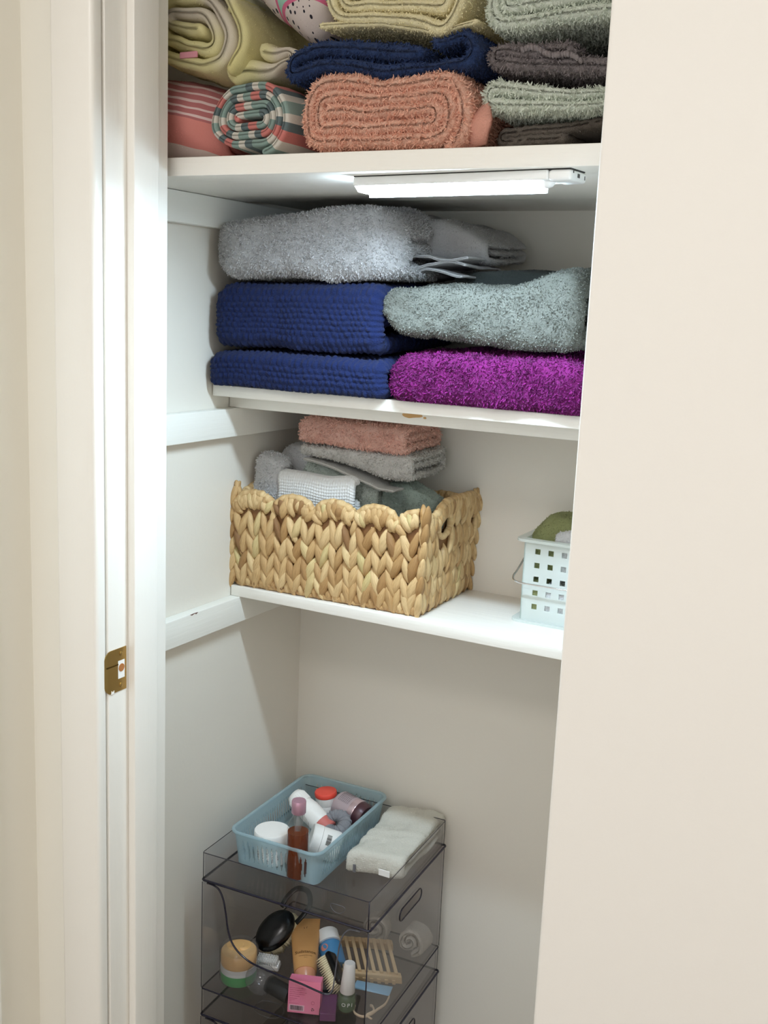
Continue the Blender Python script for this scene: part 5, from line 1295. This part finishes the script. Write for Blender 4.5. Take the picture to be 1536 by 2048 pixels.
# rolled white cloths
def roll_cloth(loc, rz, label, R_, Ln, seed):
    e = empty('rolled_cloth', loc, rz=math.radians(rz)); tag(e, label, 'cloth')
    P = flat_spiral(R_*2, R_*1.9, 0.0105, 2.2, start=0.08, asp=1.0, seed=seed, wob=0.001)
    cloth('cloth_body', F['cream2'], P, 0.0105, Ln, 'B', 0, 0, const(0.0003), const(R_*1.9), R_*1.9, R_*2, e, ds=0.003, dw=0.003, seed=seed, pile=PILE*0.4, plen=0.0018, pw=0.001, lump=0.004, zmin=0.0003, lumps=30, ydepth=0.3)
    return e
F['cream2'] = fabric('white_face_cloth', (226, 218, 206), 0.04)
roll_cloth((0.1580, 1.517, FZB), 2, 'white rolled face cloth seen through the right side of the bin', 0.0255, 0.045, 111)
roll_cloth((0.0830, 1.520, FZB), 6, 'white rolled face cloth at the back of the bin behind the soap dish', 0.0245, 0.034, 113)
# raffia tie
M['raffia'] = plain('raffia', (218, 194, 164), 0.8)
e = empty('raffia_tie', (0.2010, 1.3620, FZB+0.0015)); tag(e, 'knotted scrap of pale raffia lying on the bin floor at the right', 'string')
MB().tube(catmull([(-0.034, -0.006, 0), (-0.026, -0.022, 0.001), (-0.010, -0.026, 0.002), (0.0, -0.016, 0.003), (0.004, 0.0, 0.004), (0.008, 0.018, 0.004), (0.004, 0.040, 0.003)], 8), [0.0012]*48+[0.0012], 6, flat=2.0).build('strand', M['raffia'], e, smooth=True)
MB().tube(catmull([(-0.012, 0.006, 0.001), (-0.006, 0.002, 0.004), (0.002, -0.010, 0.006), (-0.004, -0.020, 0.003), (0.006, -0.022, 0.001)], 8), 0.0016, 6, flat=1.6).build('strand', M['raffia'], e, smooth=True)
# purple and black carton at the bottom
M['purplebox'] = plain('purple_card', (112, 62, 104), 0.45); M['gold'] = plain('gold_print', (196, 176, 130), 0.4, 0.5)
e = empty('flat_box', (0.1150, 1.3400, FZB), rz=math.radians(-62)); tag(e, 'purple and black carton with gold lettering lying under the nail polish', 'box')
MB().box((0, -0.001, 0.0003), (0.050, 0.024, 0.0135), bev=0.0006).build('carton', M['purplebox'], e)
MB().box((0, -0.0022, 0.0010), (0.050, -0.0012, 0.0128)).build('black_side', M['black'], e)
text_part('uully', 0.0105, M['gold'], e, Matrix.Translation((0.025, -0.0024, 0.0068)) @ FT, depth=0.00005)
# blue tube under the soap dish
e = empty('blue_tube', (0.1720, 1.4080, FZB+0.0045), rz=math.radians(14)); tag(e, 'light blue flat tube end showing under the wooden soap dish', 'tube')
g = []
for j in range(13):
    t_ = j/12; w_ = 0.010+0.003*t_; h_ = 0.0040*(1-t_)+0.0006
    for k in range(20):
        a = 2*PI*k/20; g.append((-0.030+0.060*t_, w_*math.cos(a), h_*math.sin(a)))
MB().add(g, [(j*20+k, j*20+(k+1) % 20, (j+1)*20+(k+1) % 20, (j+1)*20+k) for j in range(12) for k in range(20)]+[tuple(range(20))[::-1], tuple(240+k for k in range(20))]).build('tube_body', plain('light_blue', (150, 196, 226), 0.4), e, smooth=True, angle=50)
# lower bin contents, just seen at the picture edge
e = empty('hair_tie', (0.020, 1.330, 0.2995)); tag(e, 'clear looped hair tie on the lower tray near the bottom picture edge', 'hair tie')
MB().tube([(0.026*math.cos(a), 0.020*math.sin(a), 0.0016+0.001*math.sin(3*a)) for a in np.linspace(0, 2*PI, 50, endpoint=False)], 0.0012, 6, closed=True).build('loop', M['clearplastic'], e, smooth=True)
e = empty('dark_pouch', (0.070, 1.300, 0.2990), rz=math.radians(20)); tag(e, 'dark grey folded pouch on the lower tray under the pink carton', 'pouch')
P = flat_spiral(0.09, 0.022, 0.008, 1.3, start=0.5, asp=0.9, seed=121)
F['pouch'] = fabric('dark_pouch_cloth', (58, 54, 60), 0.1)
cloth('pouch_body', F['pouch'], P, 0.008, 0.11, 'A', 0, 0, const(0.0003), const(0.022), 0.022, 0.09, e, ds=0.004, dw=0.004, seed=122, lump=0.003, zmin=0.0003)
# ================================================================ LIGHT
w = bpy.data.worlds.new('World'); scene.world = w; w.use_nodes = True
bg = w.node_tree.nodes['Background']; bg.inputs[0].default_value = (0.985, 0.985, 1.0, 1); bg.inputs[1].default_value = WORLD_S
def area(name, loc, rot, sx, sy, power, col):
    L = bpy.data.lights.new(name, 'AREA'); L.shape = 'RECTANGLE'; L.size = sx; L.size_y = sy; L.energy = power; L.color = col
    o = bpy.data.objects.new(name, L); COL.objects.link(o); o.location = loc; o.rotation_euler = [math.radians(a) for a in rot]; return o
area('hall_ceiling_light', (0.45, -0.55, CZ-0.02), (0, 0, 0), 0.5, 0.5, HALL_P, (1.0, 0.985, 0.97))
vs = scene.view_settings; scene.display_settings.display_device = 'sRGB'
vs.view_transform = 'Standard'; vs.look = 'None'; vs.gamma = 1.0; vs.use_curve_mapping = False; vs.exposure = EXPO
scene.cycles.max_bounces = 8; scene.cycles.diffuse_bounces = 5; scene.cycles.transparent_max_bounces = 24
scene.cycles.glossy_bounces = 3; scene.cycles.transmission_bounces = 4
scene.cycles.use_denoising = True
bpy.context.view_layer.update()
